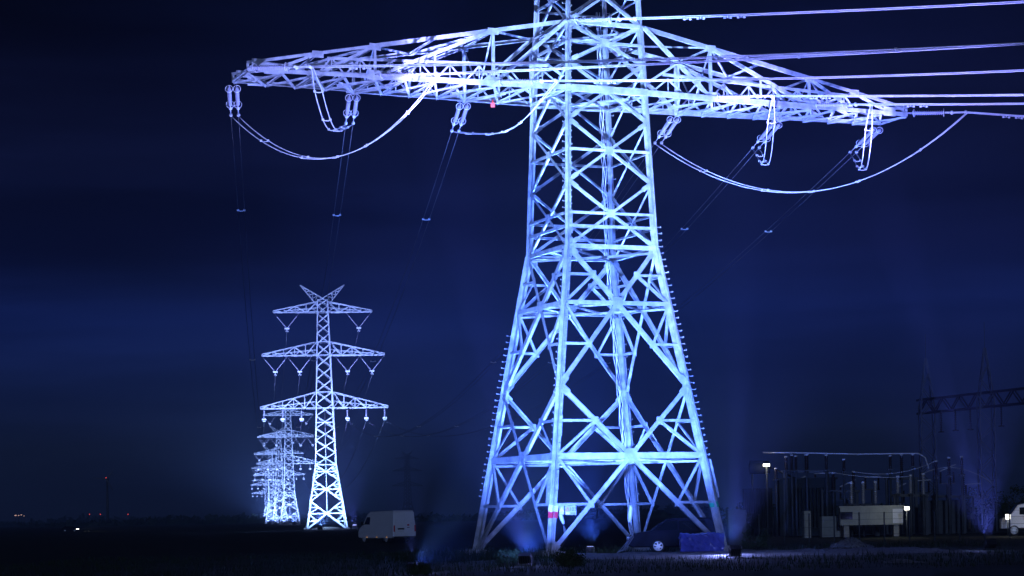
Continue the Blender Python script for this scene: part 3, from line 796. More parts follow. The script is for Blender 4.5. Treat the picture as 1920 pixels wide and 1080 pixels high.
floodlight(gp(775, 79.5), W(0, -2, 8), BLUE, 60000, 30, 'floodlight low in the foreground grass left of the pylon', spill=40, scale=.6,
           extra=[(CY, 60000, 20, .6, W(0, -2, 13)), (ICE, 34000, 28, .6, W(-13, -1, 25))])
floodlight(W(0.3, 1.5, 0), W(0, 0, 18), BLUE, 36000, 100, 'added unseen floodlight on the ground between the four legs of the big pylon', spill=40, scale=.6, extra=[(BLUE, 260000, 26, .7, W(0, .5, 20))])  # added uplight, not seen itself, brightens rear members and haze inside the lattice
floodlight(gp(665, 437), (T1X + 1, T1Y, 30), VIO, 80000, 56, 'floodlight in the dark field right of the nearest far pylon', spill=200, scale=1.4)
floodlight(gp(600, 396), (T1X, T1Y, 19), (.26, .46, 1.0), 260000, 84, 'floodlight in front of the nearest far pylon', spill=200, scale=1.4,
           extra=[(VIO, 200000, 60, .5, (T1X, T1Y, 40))])
for i, (px, Y, pw) in enumerate(((551, 795, 560000), (530, 1003, 560000), (511, 1290, 800000), (502, 1700, 1000000))):
    x, y = spots[i + 1]
    floodlight(gp(px, Y), (x, y, 24), (.27, .42, 1.0), pw, 66, 'tiny floodlight lighting the %s pylon of the far row' % ordw[i + 1], spill=800, scale=1.6)

# ------------------------------------------------------------------ vehicles
def wheel(parent, c, r, wdt, axis=(0, 1, 0)):
    c, ax = Vector(c), Vector(axis).normalized()
    m = MB(); u = Vector((1, 0, 0)); v_ = Vector((0, 0, 1)); n = 24
    prof = [(r * .68, -wdt / 2), (r * .95, -wdt / 2), (r, -wdt * .35), (r, wdt * .35), (r * .95, wdt / 2), (r * .68, wdt / 2)]
    vs_ = [c + (u * math.cos(2 * math.pi * k / n) + v_ * math.sin(2 * math.pi * k / n)) * a + ax * b_ for k in range(n) for a, b_ in prof]
    P_ = len(prof)
    m.add(vs_, [(k * P_ + j, k * P_ + (j + 1) % P_, ((k + 1) % n) * P_ + (j + 1) % P_, ((k + 1) % n) * P_ + j) for k in range(n) for j in range(P_)], True)
    w_ = m.build('wheel', M['rubber'], parent)
    m = MB()
    for sd in (-1, 1):
        q = c + ax * sd * wdt * .46
        m.tube([q - ax * .02, q + ax * .02], r * .2, 12)
        for k in range(6):
            a = 2 * math.pi * k / 6 + .3; d = u * math.cos(a) + v_ * math.sin(a)
            m.bar(q + d * r * .12, q + d * r * .7, r * .24, .03, ax)
        m.ring(q, ax, r * .68, .025, 20)
    m.tube([c - ax * wdt * .3, c + ax * wdt * .3], r * .1, 8)
    m.build('rim', M['alloy'], w_)
def extrude_profile(m, prof, hw, inset=.0, smooth=False):
    """side profile (x, z) extruded across y; the upper points lean inwards by inset"""
    n = len(prof); zs = [p[1] for p in prof]; z0, z1 = min(zs), max(zs)
    def yy(z): 
        f = max(0, (z - (z0 + (z1 - z0) * .45)) / ((z1 - z0) * .55)); return hw - inset * f
    a = [(x, -yy(z), z) for x, z in prof]; b_ = [(x, yy(z), z) for x, z in prof]
    m.add(a + b_, [tuple(range(n))[::-1], tuple(range(n, 2 * n))] + [(i, (i + 1) % n, n + (i + 1) % n, n + i) for i in range(n)], smooth)
# van: x forward, rear at x=-3
def bevel(o, wd, seg=3):
    md = o.modifiers.new('bevel', 'BEVEL'); md.width = wd; md.segments = seg; md.limit_method = 'ANGLE'; md.angle_limit = R(30)
VY = 176
vp = gp(735, VY)
van = empty('panel_van', (vp.x - .55, VY + 2.3, 0), R(90 + 31), 'white high-roof panel van parked in the dark field between the far and big pylons', 'van')
m = MB(); extrude_profile(m, [(-3, .5), (-3.0, 1.2), (-2.93, 2.45), (-2.8, 2.6), (1.15, 2.55), (1.6, 2.34), (2.25, 1.5), (2.85, 1.2), (3.08, .9), (3.08, .45), (2.5, .38), (-2.6, .38)], 1.0, .14)
o = m.build('body', M['van'], van); bevel(o, .09)
m2 = MB(); m2.bar((1.70, 0, 2.24), (2.24, 0, 1.55), 1.66, .03, (0.77, 0, .62)); m2.build('windshield', M['glass'], van)
for sd in (-1, 1):
    m = MB(); y = sd * .975; m.add([(1.0, y, 1.5), (1.98, y, 1.5), (1.52, y - sd * .05, 2.1), (1.0, y - sd * .05, 2.1), (1.0, y + sd * .03, 1.5), (1.98, y + sd * .03, 1.5), (1.52, y - sd * .02, 2.1), (1.0, y - sd * .02, 2.1)],
          [(0, 1, 2, 3), (7, 6, 5, 4), (0, 4, 5, 1), (1, 5, 6, 2), (2, 6, 7, 3), (3, 7, 4, 0)]); m.build('side_window', M['glass'], van)
    m = MB(); m.box((2.05, sd * 1.12, 1.6), (.1, .2, .3)); m.build('mirror', M['black'], van)
    for x in (-1.75, 2.05): wheel(van, (x, sd * .86, .34), .34, .22)
    m = MB(); m.box((-3.02, sd * .9, 1.15), (.04, .1, .5)); m.build('tail_light', M['red'], van)
    d_ = MB(); d_.box((-3.015, sd * .42, 1.5), (.03, .80, 1.85)); o = d_.build('rear_door', M['van'], van); bevel(o, .01)
    for k, x in enumerate((-1.9, -.2, 1.5)):
        mk = MB(); mk.box((x, sd * 1.005, .47), (.1, .02, .05)); mk.build('marker_light', M['lamp_orange'], van)
m = MB(); m.box((-3.04, .33, 1.12), (.03, .55, .12)); m.box((-3.04, -.3, 1.22), (.03, .2, .05)); m.build('handle', M['black'], van)
m = MB(); m.box((-3.04, .33, .93), (.02, .5, .12)); m.build('license_plate', M['white'], van)
m = MB(); m.box((-3.04, -.3, 1.42), (.02, .18, .12)); m.build('emblem', M['red'], van)
m = MB(); m.box((-3.05, 0, .45), (.16, 1.8, .14)); m.build('bumper', M['black'], van)

van.scale = (1.07, 1.1, 1.05)
# dark estate car behind the pylon, front to the left
CY_ = 111.5
cpx = gp(1262, CY_)
car = empty('parked_car', (cpx.x, CY_, 0), math.pi, 'dark blue car with bright alloy wheel parked behind the right leg', 'car')
m = MB(); extrude_profile(m, [(-2.4, .45), (-2.42, .95), (-2.3, 1.25), (-2.05, 1.75), (-1.75, 1.82), (.15, 1.8), (.75, 1.5), (1.15, 1.18), (2.1, 1.02), (2.4, .8), (2.42, .4), (2.2, .3), (-2.2, .3)], .92, .2)
o = m.build('body', M['car'], car); bevel(o, .07)
for sd in (-1, 1):
    m = MB(); y = sd * .84
    for xa, xb, xc, xd in ((-.2, .95, .45, -.2), (-1.85, -.3, -.3, -1.65)):
        m.add([(xa, sd * .885, 1.2), (xb, sd * .885, 1.2), (xc, sd * .76, 1.66), (xd, sd * .76, 1.66), (xa, sd * .9, 1.2), (xb, sd * .9, 1.2), (xc, sd * .775, 1.66), (xd, sd * .775, 1.66)],
              [(0, 1, 2, 3), (7, 6, 5, 4), (0, 4, 5, 1), (1, 5, 6, 2), (2, 6, 7, 3), (3, 7, 4, 0)])
    m.build('side_window', M['glass'], car)
    for x in (-1.5, 1.0): wheel(car, (x - .15, sd * .84, .35), .35, .22)
    m = MB(); m.box((2.36, sd * .66, .78), (.1, .3, .14)); m.build('headlight', M['white'], car)
m = MB(); m.bar((.22, 0, 1.79), (1.1, 0, 1.2), 1.4, .03, (.55, 0, .83)); m.build('windshield', M['glass'], car)

# tarpaulin bundle
tp = gp(1316, 108.4); m = MB(); nx, nz = 44, 26
def wr(a, b_, c): return .06 * math.sin(a * 5 + b_ * 9) * math.cos(b_ * 7 - c * 4) + .045 * abs(math.sin(a * 8 - b_ * 6 + 1.5 * math.sin(b_ * 9))) + .03 * math.sin(a * 23 + b_ * 13 + c)
pts = []; 
for j in range(nz + 1):
    ang = j / nz
    for i in range(nx + 1):
        x = -1.12 + 2.24 * i / nx
        if ang < .4: y, z = -.45, ang / .4 * .95
        elif ang < .6: y, z = -.45 + (ang - .4) / .2 * .9, .97
        else: y, z = .45, (1 - ang) / .4 * .95
        k = wr(x, z, y); y += k * (1 if y < 0 else -1); z += .5 * k + .03 * math.sin(x * 4)
        if j in (0, nz): z = 0.04; y *= 1.12
        pts.append((x + .03 * math.sin(z * 12 + y * 5), y, max(.04, z)))
m.add(pts, [(j * (nx + 1) + i, (j + 1) * (nx + 1) + i, (j + 1) * (nx + 1) + i + 1, j * (nx + 1) + i + 1) for j in range(nz) for i in range(nx)])
for i in (0, nx): m.f.append([j * (nx + 1) + i for j in range(nz + 1)]); m.sm.append(False)
o = m.build('wrapped_pallet', M['tarp'], loc=(tp.x, tp.y, .04)); tag(o, 'waist-high load wrapped in shiny crumpled blue tarpaulin by the right leg', 'wrapped load')

# ------------------------------------------------------------------ substation on the right
def post_ins(m, p, h, r=.12, n=9): rod_profile(m, Vector(p), Vector(p) + Vector((0, 0, h)), r * .6, r, n)
SY = 150.0
def sub_post(px, ytop, ymid, ybase, Y, label, grey=False, wide=.15):
    t, c, b_ = at(px, ytop, Y), at(px, ymid, Y), at(px, ybase, Y)
    r = empty('insulator_post', (t.x, Y, 0), 0, label, 'insulator', 'insulator posts in the substation')
    m = MB(); m.tube([(0, 0, 0), (0, 0, max(.3, c.z))], .09, 8); m.box((0, 0, c.z), (.45, .45, .08)); m.build('pedestal', M['steel_dark'], r)
    m = MB(); post_ins(m, (0, 0, c.z + .04), t.z - c.z, wide, 10); m.build('porcelain', M['grey_ins'] if grey else M['brown_ins'], r)
    m = MB(); m.tube([(0, 0, t.z), (0, 0, t.z + .12)], wide * .9, 8); m.build('cap', M['cable'], r)
    return t
nl = 0
posts = [(1474, 858, 883, False), (1484, 855, 883, False), (1492, 857, 882, False), (1512, 854, 882, False), (1549, 855, 882, False), (1582, 863, 885, False),
         (1455, 880, 900, False), (1562, 888, 920, False), (1600, 886, 915, False),
         (1596, 907, 946, True), (1618, 906, 946, True), (1641, 905, 946, True), (1683, 895, 926, True), (1707, 893, 926, True), (1731, 890, 928, True),
         (1669, 856, 880, False), (1690, 854, 895, False), (1711, 854, 875, False), (1755, 866, 892, False), (1779, 860, 892, False), (1803, 858, 890, False), (1756, 898, 930, False), (1781, 895, 930, False), (1805, 893, 930, False)]
words = ['leftmost dark', 'second dark', 'third dark', 'fourth dark', 'fifth dark', 'sixth dark', 'low dark far-left', 'squat dark central', 'dark central',
         'left pale', 'second pale', 'third pale', 'fourth pale on round base', 'fifth pale on round base', 'rightmost pale on round base',
         'right-hand thin dark', 'right-hand middle dark', 'right-hand tall dark', 'upper left of the far right trio', 'upper middle of the far right trio', 'upper right of the far right trio',
         'lower left of the far right trio', 'lower middle of the far right trio', 'lower right of the far right trio']
for (px, a, b_, g), wd_ in zip(posts, words):
    Y = 170 if not g else 160
    if px >= 1750: Y = 165 + (px % 3)
    sub_post(px, a, b_, 985, Y, wd_ + ' insulator post standing in the substation', g, .15 if px != 1512 else .22)
# busbar tube
p, q = at(1430, 848, 170), at(1722, 850, 170)
m = MB(); m.tube([p, p.lerp(q, .2) + Vector((0, 0, -.02)), p.lerp(q, .6) + Vector((0, 0, -.1)), q, at(1735, 858, 170), at(1742, 880, 170)], .055, 7)
for px in (1484, 1512, 1549, 1690, 1711):
    c = at(px, 849, 170); m.tube([c, c - Vector((0, 0, .3))], .03, 5)
tag(m.build('busbar', M['cable']), 'long pale busbar tube above the substation insulators', 'busbar')
for k, (a, b_, c) in enumerate((((1562, 886), (1640, 900), (1707, 893)), ((1600, 884), (1680, 900), (1755, 864)), ((1731, 888), (1790, 858), (1860, 905)))):
    m = MB(); P0, P1, P2 = at(*a, 165), at(*b_, 165), at(*c, 165)
    m.tube([(P0 * (1 - t) ** 2 + P1 * 2 * t * (1 - t) + P2 * t * t) for t in [i / 14 for i in range(15)]], .02, 5)
    tag(m.build('connecting_wire', M['cable']), ['thin wire drooping from the central insulators', 'thin wire drooping to the far right trio', 'thin wire arching to the far right trio'][k] + ' of the substation', 'wire', 'wires in the substation')
for k, (xa, xb, yy, Y) in enumerate(((1466, 1556, 884, 170.5), (1588, 1650, 947, 160.5), (1675, 1742, 929, 160.5), (1748, 1812, 931, 166.5), (1538, 1612, 921, 170.5), (1660, 1722, 897, 171))):
    p, q = at(xa, yy, Y), at(xb, yy, Y); r = empty('support_frame', p, 0, 'dark steel frame carrying insulators, %s of the substation' % ['upper left', 'central under the pale trio', 'under the round-based pale trio', 'far right', 'low middle', 'upper right of middle'][k], 'frame', 'support frames in the substation')
    d = q - p; m = MB(); m.bar((0, 0, 0), d, .2, .14, (0, 1, 0)); m.bar((0, .5, 0), d + Vector((0, .5, 0)), .2, .14, (0, 1, 0)); m.build('beam', M['steel_dark'], r)
    for t in (0.06, .94):
        m = MB(); c = d * t; m.bar((c.x, .25, c.z), (c.x, .25, -p.z), .22, .2, (0, 1, 0)); m.bar((c.x, .25, c.z - .1), (c.x, .7, -p.z), .08, .08, (1, 0, 0)); m.build('column', M['steel_dark'], r)
for k in range(9):
    px = 1449 + k * 47; p = gp(px, 176); H = 2.6 + 1.9 * ((k * 37) % 5) / 5
    r = empty('disconnector', (p.x, 176, 0), 0, 'dark switch with two insulators at the substation back, %s from the left' % ['first', 'second', 'third', 'fourth', 'fifth', 'sixth', 'seventh', 'eighth', 'ninth'][k], 'switch', 'switches at the back of the substation')
    m = MB(); m.tube([(0, 0, 0), (0, 0, H)], .1, 6); m.box((0, 0, H), (1.3, .16, .12)); m.box((-.12, -.2, H * .45), (.35, .25, .5)); m.build('pedestal', M['steel_dark'], r)
    for x in (-.55, .55):
        m = MB(); post_ins(m, (x, 0, H + .05), .95, .1, 7); m.build('porcelain', M['brown_ins'], r)
    m = MB(); m.bar((-.6, 0, H + 1.03), (.75, 0, H + 1.1 + .5 * (k % 2)), .05, .05, (0, 1, 0)); m.build('blade', M['cable'], r)
# transformer
tY = 172
c = at(1500, 985, tY); tr = empty('transformer', (c.x, tY, 0), 0, 'bulky dark transformer with radiators and oil conservator behind the lattice foot', 'transformer')
h1 = at(1500, 900, tY).z
m = MB(); m.box((.5, 0, h1 / 2), (4.6, 2.6, h1)); m.box((.5, 0, h1 + .08), (4.9, 2.9, .16)); m.build('tank', M['tank'], tr)
m = MB()
for k in range(16): m.box((-2.4 + .0 - .16 * k * .9, -.2, h1 * .5), (.07, 1.9, h1 * .72))
for k in range(12): m.box((-1.2 + .3 * k, -1.65, h1 * .5), (.07, .6, h1 * .7))
m.build('radiator', M['tank'], tr)
m = MB(); ct = at(1424, 876, tY) - Vector((c.x, tY, 0)); m.tube([ct + Vector((-.85, 0, 0)), ct + Vector((-.8, 0, 0)), ct + Vector((.8, 0, 0)), ct + Vector((.85, 0, 0))], [.3, .55, .55, .3], 18)
for k in (-.6, .6): m.tube([ct + Vector((k, 0, -.4)), Vector((ct.x + k, 0, 0))], .09, 6)
m.tube([ct + Vector((.8, 0, 0)), Vector((0, 0, h1))], .08, 6)
m.build('conservator', M['tank'], tr)
# bright lamp on conservator
p = at(1437, 872, 170.5); m = MB(); m.box(p, (.5, .3, .22)); m.tube([p, (p.x, 170.5, 0)], .07, 6)
o = tag(m.build('work_lamp', M['lamp_warm']), 'single bright yellow-white lamp on a pole right of the big pylon', 'lamp')
o.data.materials.append(M['steel_dark'])
for f in o.data.polygons[6:]: f.material_index = 1
ld = bpy.data.lights.new('work_lamp_light', 'POINT'); ld.color = (1, .93, .7); ld.energy = 18; ld.shadow_soft_size = .15
lo = bpy.data.objects.new('work_lamp_light', ld); C.objects.link(lo); lo.location = p + Vector((0, -.5, -.1))
# container
kY = 158; a, b_ = at(1575, 985, kY), at(1690, 985, kY); t_ = at(1630, 951, kY)
ch = t_.z - a.z; cz = max(.25, a.z)
co_ = empty('site_container', ((a.x + b_.x) / 2, kY, cz), R(-6), 'pale site container with lit end at the middle of the substation', 'container')
m = MB(); L = b_.x - a.x; m.box((0, 0, ch / 2), (L, 2.2, ch))
for k in range(22): m.box((-L / 2 + (k + .5) * L / 22, -1.12, ch * .5 - .05), (.09, .05, ch * .78))
m.build('wall', M['container'], co_)
m = MB(); m.box((0, 0, ch + .05), (L + .15, 2.4, .12)); m.build('roof', M['container'], co_)
m = MB(); m.box((L * .42, -1.16, ch * .48), (.75, .05, ch * .8)); m.build('door', M['white'], co_)
m = MB(); m.box((-L * .4, -1.16, ch * .55), (.9, .05, ch * .4)); m.build('window', M['glass'], co_)
m = MB()
for k in (-.4, .4): m.box((L * k, 0, -cz / 2), (.4, 1.6, cz))
m.build('support', M['concrete'], co_)
# lit wall lamp beside it
p = at(1700, 962, 153.5)
r = empty('lamp_post', (p.x, 153.5, 0), 0, 'short post with a bright white lamp at the right end of the container', 'lamp')
m = MB(); m.tube([(0, 0, 0), (0, 0, p.z + .5)], .06, 6); m.build('pole', M['steel_dark'], r)
m = MB(); m.box((0, -.1, p.z + .35), (.35, .12, .25)); m.build('lamp_head', M['lamp_white'], r)
ld = bpy.data.lights.new('lamp_light', 'POINT'); ld.color = (.95, 1, .85); ld.energy = 45; ld.shadow_soft_size = .2
lo = bpy.data.objects.new('lamp_light', ld); C.objects.link(lo); lo.location = (p.x - .8, 153.3, p.z + .35)
# cabinets
for k, (px, yt, Y, wd_, lab) in enumerate(((1381, 955, 128, 1.1, 'pale grey cabinet just right of the pylon leg behind the floodlight'), (1513, 958, 158, .5, 'slim white lit cabinet left of the container'),
                                         (1560, 968, 160, 1.7, 'low cream cabinet against the left end of the container'), (1770, 938, 168, 3.6, 'grey switchgear cabinet under the far right insulators'))):
    g0 = gp(px, Y); h_ = at(px, yt, Y).z
    r = empty('switch_cabinet', (g0.x, Y, 0), R(8), lab, 'cabinet', 'cabinets in the substation')
    m = MB(); m.box((0, 0, h_ / 2), (wd_, .6, h_)); m.build('housing', M['container'] if k in (1, 2) else M['steel_dark'], r)
    m = MB(); m.box((0, -.32, h_ * .5), (wd_ * .8, .03, h_ * .8)); d_ = m.build('door', M['container'] if k in (1, 2) else M['steel_dark'], r)
    m = MB(); m.box((wd_ * .3, -.35, h_ * .5), (.04, .04, .2)); m.build('handle', M['black'], d_)
# fence
fY = 132; r = empty('wire_fence', (0, fY, 0), 0, 'long thin wire fence on steel posts before the substation', 'fence')
for px in range(1424, 2000, 47):
    g0 = gp(px, fY); m = MB(); m.tube([(g0.x, 0, 0), (g0.x, 0, 1.9)], .045, 6); m.build('post', M['steel_dark'], r)
m = MB(); xa, xb = gp(1400, fY).x, gp(1990, fY).x
for z in (.5, 1.0, 1.45, 1.85): m.tube([(xa, 0, z), (xb, 0, z)], .012, 4)
m.build('wire', M['steel_dark'], r)
# gantry
gY = 190
def mast(pxb, pxt, ytop, ybeam, Y, label):
    b_ = gp(pxb, Y); t = at(pxt, ytop, Y); zb = at(pxb, ybeam, Y).z
    r = empty('lattice_mast', (b_.x, Y, 0), 0, label, 'mast', 'masts of the substation gantry')
    m = MB(); H = t.z
    def hw(z): return .62 if z < zb else max(.06, .62 * (H - z) / (H - zb))
    for a in (-1, 1):
        for c in (-1, 1):
            for z0, z1 in ((0, zb), (zb, H)): m.bar((a * hw(z0), c * hw(z0), z0), (a * hw(z1), c * hw(z1), z1), .1, .1, (0, 1, 0))
    z = 0; k = 0
    while z < H - 1:
        z1 = z + 1.3; f = 1 if k % 2 else -1
        for c in (-1, 1):
            m.bar((f * hw(z), c * hw(z), z), (-f * hw(z1), c * hw(z1), z1), .06, .05, (0, 1, 0)); m.bar((c * hw(z), f * hw(z), z), (c * hw(z1), -f * hw(z1), z1), .06, .05, (1, 0, 0))
        z = z1; k += 1
    m.build('lattice', M['steel_dark'], r)
    m = MB(); m.tube([(0, 0, H), (0, 0, H + 2.2)], .03, 5); m.build('lightning_rod', M['steel_dark'], r)
mast(1742, 1736, 672, 765, 190, 'left lattice mast carrying the dark gantry beam')
mast(1853, 1843, 652, 752, 180, 'right lattice mast carrying the dark gantry beam')
p, q = at(1722, 763, 192), at(1990, 735, 170); r = empty('gantry_beam', p, 0, 'dark lattice gantry beam between the two masts at far right', 'beam')
m = MB(); d = q - p; nb = 16; hgt = .62; dpt = Vector((0, .5, 0))
for dz in (-hgt, hgt):
    for s_ in (-1, 1): m.bar(dpt * s_ + Vector((0, 0, dz)), d + dpt * s_ + Vector((0, 0, dz)), .22, .2, (0, 0, 1))
for i in range(nb):
    f = 1 if i % 2 else -1
    for s_ in (-1, 1): m.bar(d * (i / nb) + dpt * s_ + Vector((0, 0, f * hgt)), d * ((i + 1) / nb) + dpt * s_ + Vector((0, 0, -f * hgt)), .12, .08, (0, 1, 0))
m.build('lattice', M['black'], r)
for k, (px, y0, y1) in enumerate(((1764, 770, 810), (1791, 768, 807), (1819, 766, 805), (1877, 760, 799))):
    m = MB(); a = at(px, y0, 183); b_ = at(px, y1, 183); rod_profile(m, (0, 0, 0), (0, 0, b_.z - a.z), .05, .11, 12); m.ring((0, 0, b_.z - a.z), (0, 0, 1), .22, .05)
    tag(m.build('insulator_string', M['brown_ins'], loc=a), ['leftmost', 'second', 'third', 'rightmost'][k] + ' dark insulator hanging under the gantry beam', 'insulator', 'insulators under the gantry')

# vehicle with red and white at right edge
p = gp(1912, 150)
v2 = empty('service_truck', (p.x + 1.2, 150, 0), R(170), 'white service vehicle with red markings cut by the right edge of the picture', 'truck')
m = MB(); extrude_profile(m, [(-2.6, .6), (-2.6, 2.3), (.6, 2.35), (1.3, 2.2), (1.9, 1.4), (2.5, 1.2), (2.5, .5)], .95, .1); o = m.build('body', M['van'], v2); bevel(o, .06)
m = MB(); m.bar((1.36, 0, 2.2), (1.93, 0, 1.45), 1.6, .03, (.8, 0, .6)); m.build('windshield', M['glass'], v2)
for sd in (-1, 1):
    m = MB(); m.box((-.8, sd * .97, 1.25), (3.4, .03, .25)); m.build('stripe', M['red'], v2)
    m = MB(); m.box((.75, sd * .93, 1.75), (.9, .04, .5)); m.build('side_window', M['glass'], v2)
    for x in (-1.6, 1.6): wheel(v2, (x, sd * .84, .37), .37, .22)
m = MB(); m.box((0, 0, 2.45), (1.2, .3, .14)); m.build('roof_beacon', M['white'], v2)
p = at(1890, 969, 148); m = MB(); m.box((0, 0, .0), (.3, .2, .35)); m.tube([(0, .1, .1), (0, .1, -p.z)], .05, 6)
o = tag(m.build('work_lamp', M['lamp_white'], loc=p), 'white lamp on a short stand beside the service vehicle', 'lamp')
o.data.materials.append(M['steel_dark'])
for f in o.data.polygons[6:]: f.material_index = 1
ld = bpy.data.lights.new('stand_light', 'POINT'); ld.color = (1, .95, .9); ld.energy = 25; ld.shadow_soft_size = .1
lo = bpy.data.objects.new('stand_light', ld); C.objects.link(lo); lo.location = p + Vector((0, -.4, 0))

# gravel heaps
def heap(name, px, Y, rx, ry, h_, label, mt):
    g0 = gp(px, Y); m = MB(); n1, n2 = 28, 10; pts = [(0, 0, h_)]
    for j in range(1, n2 + 1):
        for i in range(n1):
            a = 2 * math.pi * i / n1; f = j / n2; k = 1 + .12 * math.sin(3 * a + j) + .08 * math.sin(7 * a)
            pts.append((rx * f * math.cos(a) * k, ry * f * math.sin(a) * k, h_ * (math.cos(f * math.pi) * .5 + .5) * (1 + .12 * math.sin(a * 5 + j * 2)) - .02))
    fs = [(0, 1 + i, 1 + (i + 1) % n1) for i in range(n1)]
    for j in range(n2 - 1):
        fs += [(1 + j * n1 + i, 1 + (j + 1) * n1 + i, 1 + (j + 1) * n1 + (i + 1) % n1, 1 + j * n1 + (i + 1) % n1) for i in range(n1)]
    m.add(pts, fs, True)
    return tag(m.build(name, mt, loc=(g0.x, Y, 0)), label, 'heap')
heap('gravel_heap', 1595, 115, 1.5, 1.2, .55, 'low pale heap of gravel on the dark ground before the fence', M['gravel'])
heap('gravel_heap', 1690, 82, 1.0, .6, .14, 'flat pale patch of gravel in the lower right foreground', M['gravel'])
for k, (x, px, Y) in enumerate(((0, 614, 418),)):
    heap('soil_heap', px, 412, 6.2, 2.2, .55, 'long low heap of pale soil round the foot of the nearest far pylon', M['soil'])
heap('soil_heap', 545, 824, 7, 3, .8, 'low pale soil heap under the second pylon of the far row', M['soil'])

# ------------------------------------------------------------------ vegetation
def shrub(px, Y, h_, rad, n, label, name='bush', trunk=False, cat='bush', gr=None):
    g0 = gp(px, Y); r = empty(name, (g0.x, Y, 0), 0, label, cat, gr)
    m = MB()
    if trunk:
        m.tube([(0, 0, 0), (.05, 0, h_ * .3), (0, 0, h_ * .6)], [.16, .11, .05], 7)
        for k in range(7):
            a = k * 2.4; z = h_ * (.28 + .05 * k); m.tube([(0, 0, z), (math.cos(a) * rad * .4, math.sin(a) * rad * .4, z + rad * .35), (math.cos(a) * rad * .75, math.sin(a) * rad * .7, z + rad * .5)], [.06, .04, .015], 5)
        m.build('trunk', M['bark'], r)
    else:
        for k in range(9):
            a = k * .7; m.tube([(0, 0, 0), (math.cos(a) * rad * .3, math.sin(a) * rad * .3, h_ * .5), (math.cos(a) * rad * .6, math.sin(a) * rad * .6, h_ * .85)], [.025, .018, .006], 4)
        m.build('stem', M['bark'], r)
    m = MB(); cl = [(random.uniform(-1, 1) * rad * .7, random.uniform(-1, 1) * rad * .7, h_ * random.uniform(.35 if trunk else .15, .95), rad * random.uniform(.2, .5)) for _ in range(12)]
    for _ in range(n):
        cx, cy, cz, cr_ = random.choice(cl); d = Vector((random.gauss(0, 1), random.gauss(0, 1), random.gauss(0, 1))).normalized() * cr_ * random.uniform(.3, 1)
        p = Vector((cx, cy, max(.05, cz))) + d; p.z = max(.03, p.z); s = random.uniform(.04, .1) * (1.6 if trunk else 1)
        a, b_ = Vector((random.gauss(0, 1), random.gauss(0, 1), random.gauss(0, 1))).normalized() * s, Vector((random.gauss(0, 1), random.gauss(0, 1), random.gauss(0, 1))).normalized() * s
        m.add([p - a, p + b_, p + a], [(0, 1, 2)])
    m.build('crown' if trunk else 'foliage', M['leaf'], r)
shrub(1415, 118, .75, .9, 1500, 'small round bush right of the floodlight by the right leg')
shrub(960, 95, .45, .8, 1000, 'low weedy bush behind the front floodlight')
shrub(1060, 86, .5, 1.0, 1500, 'low weedy bush in front of the footing of the front leg')
shrub(790, 77.5, .3, .5, 800, 'low weedy bush beside the foreground floodlight')
shrub(1385, 160, 2.4, 1.3, 1200, 'dark broad-crowned tree left of the transformer', 'tree', True, 'tree', 'trees round the substation')
shrub(1412, 175, 3.2, 1.6, 1500, 'taller dark tree just behind the transformer', 'tree', True, 'tree', 'trees round the substation')
for k, px in enumerate((1818, 1850, 1880, 1905)):
    shrub(px, 200, 3.4 + .5 * (k % 2), 1.8, 900, ['leftmost', 'second', 'third', 'rightmost'][k] + ' of the dark trees behind the right end of the substation', 'tree', True, 'tree', 'trees round the substation')
# far wood as one mass
m = MB()
def hedge(x0, x1, Y, h0, h1, step):
    x = x0
    while x < x1:
        h_ = random.uniform(h0, h1) * (0.75 + .35 * math.sin(x * .02)); wd_ = random.uniform(1.2, 2.6) * step / 6
        for _ in range(14):
            c = Vector((x + random.uniform(-1, 1) * step * .8, Y + random.uniform(-8, 8), random.uniform(.0, h_)))
            a = Vector((random.gauss(0, 1), 0, random.gauss(0, 1))).normalized() * wd_ * 1.1; b_ = Vector((random.gauss(0, 1), 1, random.gauss(0, 1))).normalized() * wd_ * .9
            m.add([c - a, c + b_, c + a, c - b_], [(0, 1, 2, 3)])
        m.box((x, Y, h_ * .3), (step * 1.05, 3, h_ * .62)); x += step
hedge(-330, -105, 1500, 3.0, 6.5, 6); hedge(-110, 40, 1900, 5, 8, 6); hedge(-40, 330, 900, 3, 5.5, 5); hedge(-420, -200, 1800, 4, 8, 7)
hedge(-700, 700, 2700, 7, 12, 12)
tag(m.build('distant_wood', M['wood_far']), 'black line of distant trees along the horizon', 'wood', kind='stuff')

# wind turbine
wp = at(202, 968, 1500)
r = empty('wind_turbine', (wp.x, 1500, 0), 0, 'lone dark wind turbine with a red light on the left horizon', 'wind turbine')
hub = at(202, 900, 1500); H = hub.z
m = MB(); m.tube([(0, 0, 0), (0, 0, H)], [1.1, .7], 12); m.build('tower', M['turbine'], r)
m = MB(); m.box((0, .8, H + .5), (1.6, 4, 1.6)); m.build('nacelle', M['turbine'], r)
rt = MB(); rt.tube([(0, -1.3, H + .5), (0, -2.2, H + .5)], [.8, .3], 10); ro = rt.build('rotor', M['turbine'], r)
for a in (35, 152, 278):
    d = Vector((math.sin(R(a)), 0, math.cos(R(a)))); m = MB(); c = Vector((0, -1.8, H + .5))
    for k in range(6): 
        m.bar(c + d * (k * 1.6), c + d * ((k + 1) * 1.6), 1.1 - .16 * k, .25, (0, 1, 0))
    m.build('blade', M['turbine'], ro)
m = MB(); m.tube([(-.5, -1.0, H + 1.3), (-.5, -1.0, H + 1.9)], .4, 8); m.build('beacon', M['lamp_red'], r)
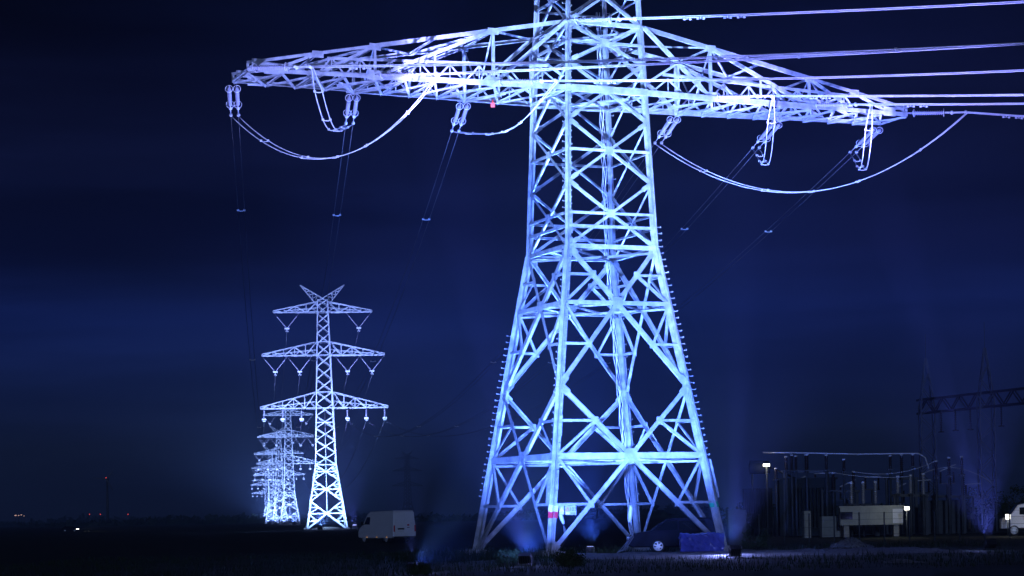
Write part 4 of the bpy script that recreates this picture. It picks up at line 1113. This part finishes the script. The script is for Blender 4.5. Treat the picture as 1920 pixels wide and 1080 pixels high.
# red lights and town lights on the horizon
for k, (px, py) in enumerate(((168, 965), (188, 965), (240, 965))):
    p = at(px, py, 1450); r = empty('beacon_mast', (p.x, 1450, 0), 0, ['left', 'middle', 'right'][k] + ' of three tiny red lamps on the left horizon', 'beacon', 'red lamps on the horizon')
    m = MB(); m.tube([(0, 0, 0), (0, 0, p.z)], .15, 5); m.build('pole', M['steel_dark'], r)
    m = MB(); m.tube([(0, 0, p.z), (0, 0, p.z + .5)], .35, 8); m.build('lamp_head', M['lamp_red'], r)
for k, (px, py, s_) in enumerate(((29, 967, .7), (35, 967, .5), (40, 966, .5), (45, 968, .35))):
    p = at(px, py, 1400); r = empty('street_lamp', (p.x, 1400, 0), 0, ['brightest and leftmost', 'second', 'third', 'faintest and rightmost'][k] + ' of the distant town lamps at the left edge', 'street lamp', 'distant town lamps')
    m = MB(); m.tube([(0, 0, 0), (0, 0, p.z)], .12, 5); m.build('pole', M['steel_dark'], r)
    m = MB(); m.box((0, 0, p.z + .2), (s_ * 1.6, s_, s_)); m.build('lamp_head', emat('town_lamp', (1, .6, .5), .9), r)
# distant car with headlights
p = gp(132, 560); r = empty('distant_car', (p.x, 560, 0), 0, 'distant small car with its headlight on, left part of the field', 'car')
m = MB(); extrude_profile(m, [(-2.1, .35), (-2.1, 1.0), (-1.4, 1.45), (.4, 1.45), (1.1, 1.0), (2.0, .9), (2.1, .4)], .85, .15); m.build('body', M['car'], r)
for x in (-1.3, 1.3):
    for sd in (-1, 1): wheel(r, (x, sd * .78, .33), .33, .2)
m = MB(); m.box((2.08, 0, .7), (.1, 1.3, .18)); m.box((1.9, -.86, .7), (.35, .05, .18)); m.build('headlight', M['lamp_white'], r)
ld = bpy.data.lights.new('headlight_beam', 'SPOT'); ld.color = (1, .97, .9); ld.energy = 2500; ld.spot_size = R(50); ld.shadow_soft_size = .1
lo = bpy.data.objects.new('headlight_beam', ld); C.objects.link(lo); lo.location = (p.x + 2.3, 560, .7); lo.rotation_euler = Vector((1, -.1, -.05)).to_track_quat('-Z', 'Y').to_euler()

# ------------------------------------------------------------------ haze
HAZE = 0.0004
if HAZE:
    m = MB(); m.box((0, 1500, 29.3), (4900, 3110, 60.6))
    hm = bpy.data.materials.new('haze'); hm.use_nodes = True; t = hm.node_tree; t.nodes.clear()
    o_ = t.nodes.new('ShaderNodeOutputMaterial'); pv = t.nodes.new('ShaderNodeVolumePrincipled')
    pv.inputs['Color'].default_value = (.45, .62, 1.0, 1); pv.inputs['Density'].default_value = HAZE; pv.inputs['Anisotropy'].default_value = 0.2
    t.links.new(pv.outputs[0], o_.inputs['Volume'])
    hz = m.build('haze', hm); tag(hz, 'thin night haze filling the air round the pylons', 'haze', kind='stuff')
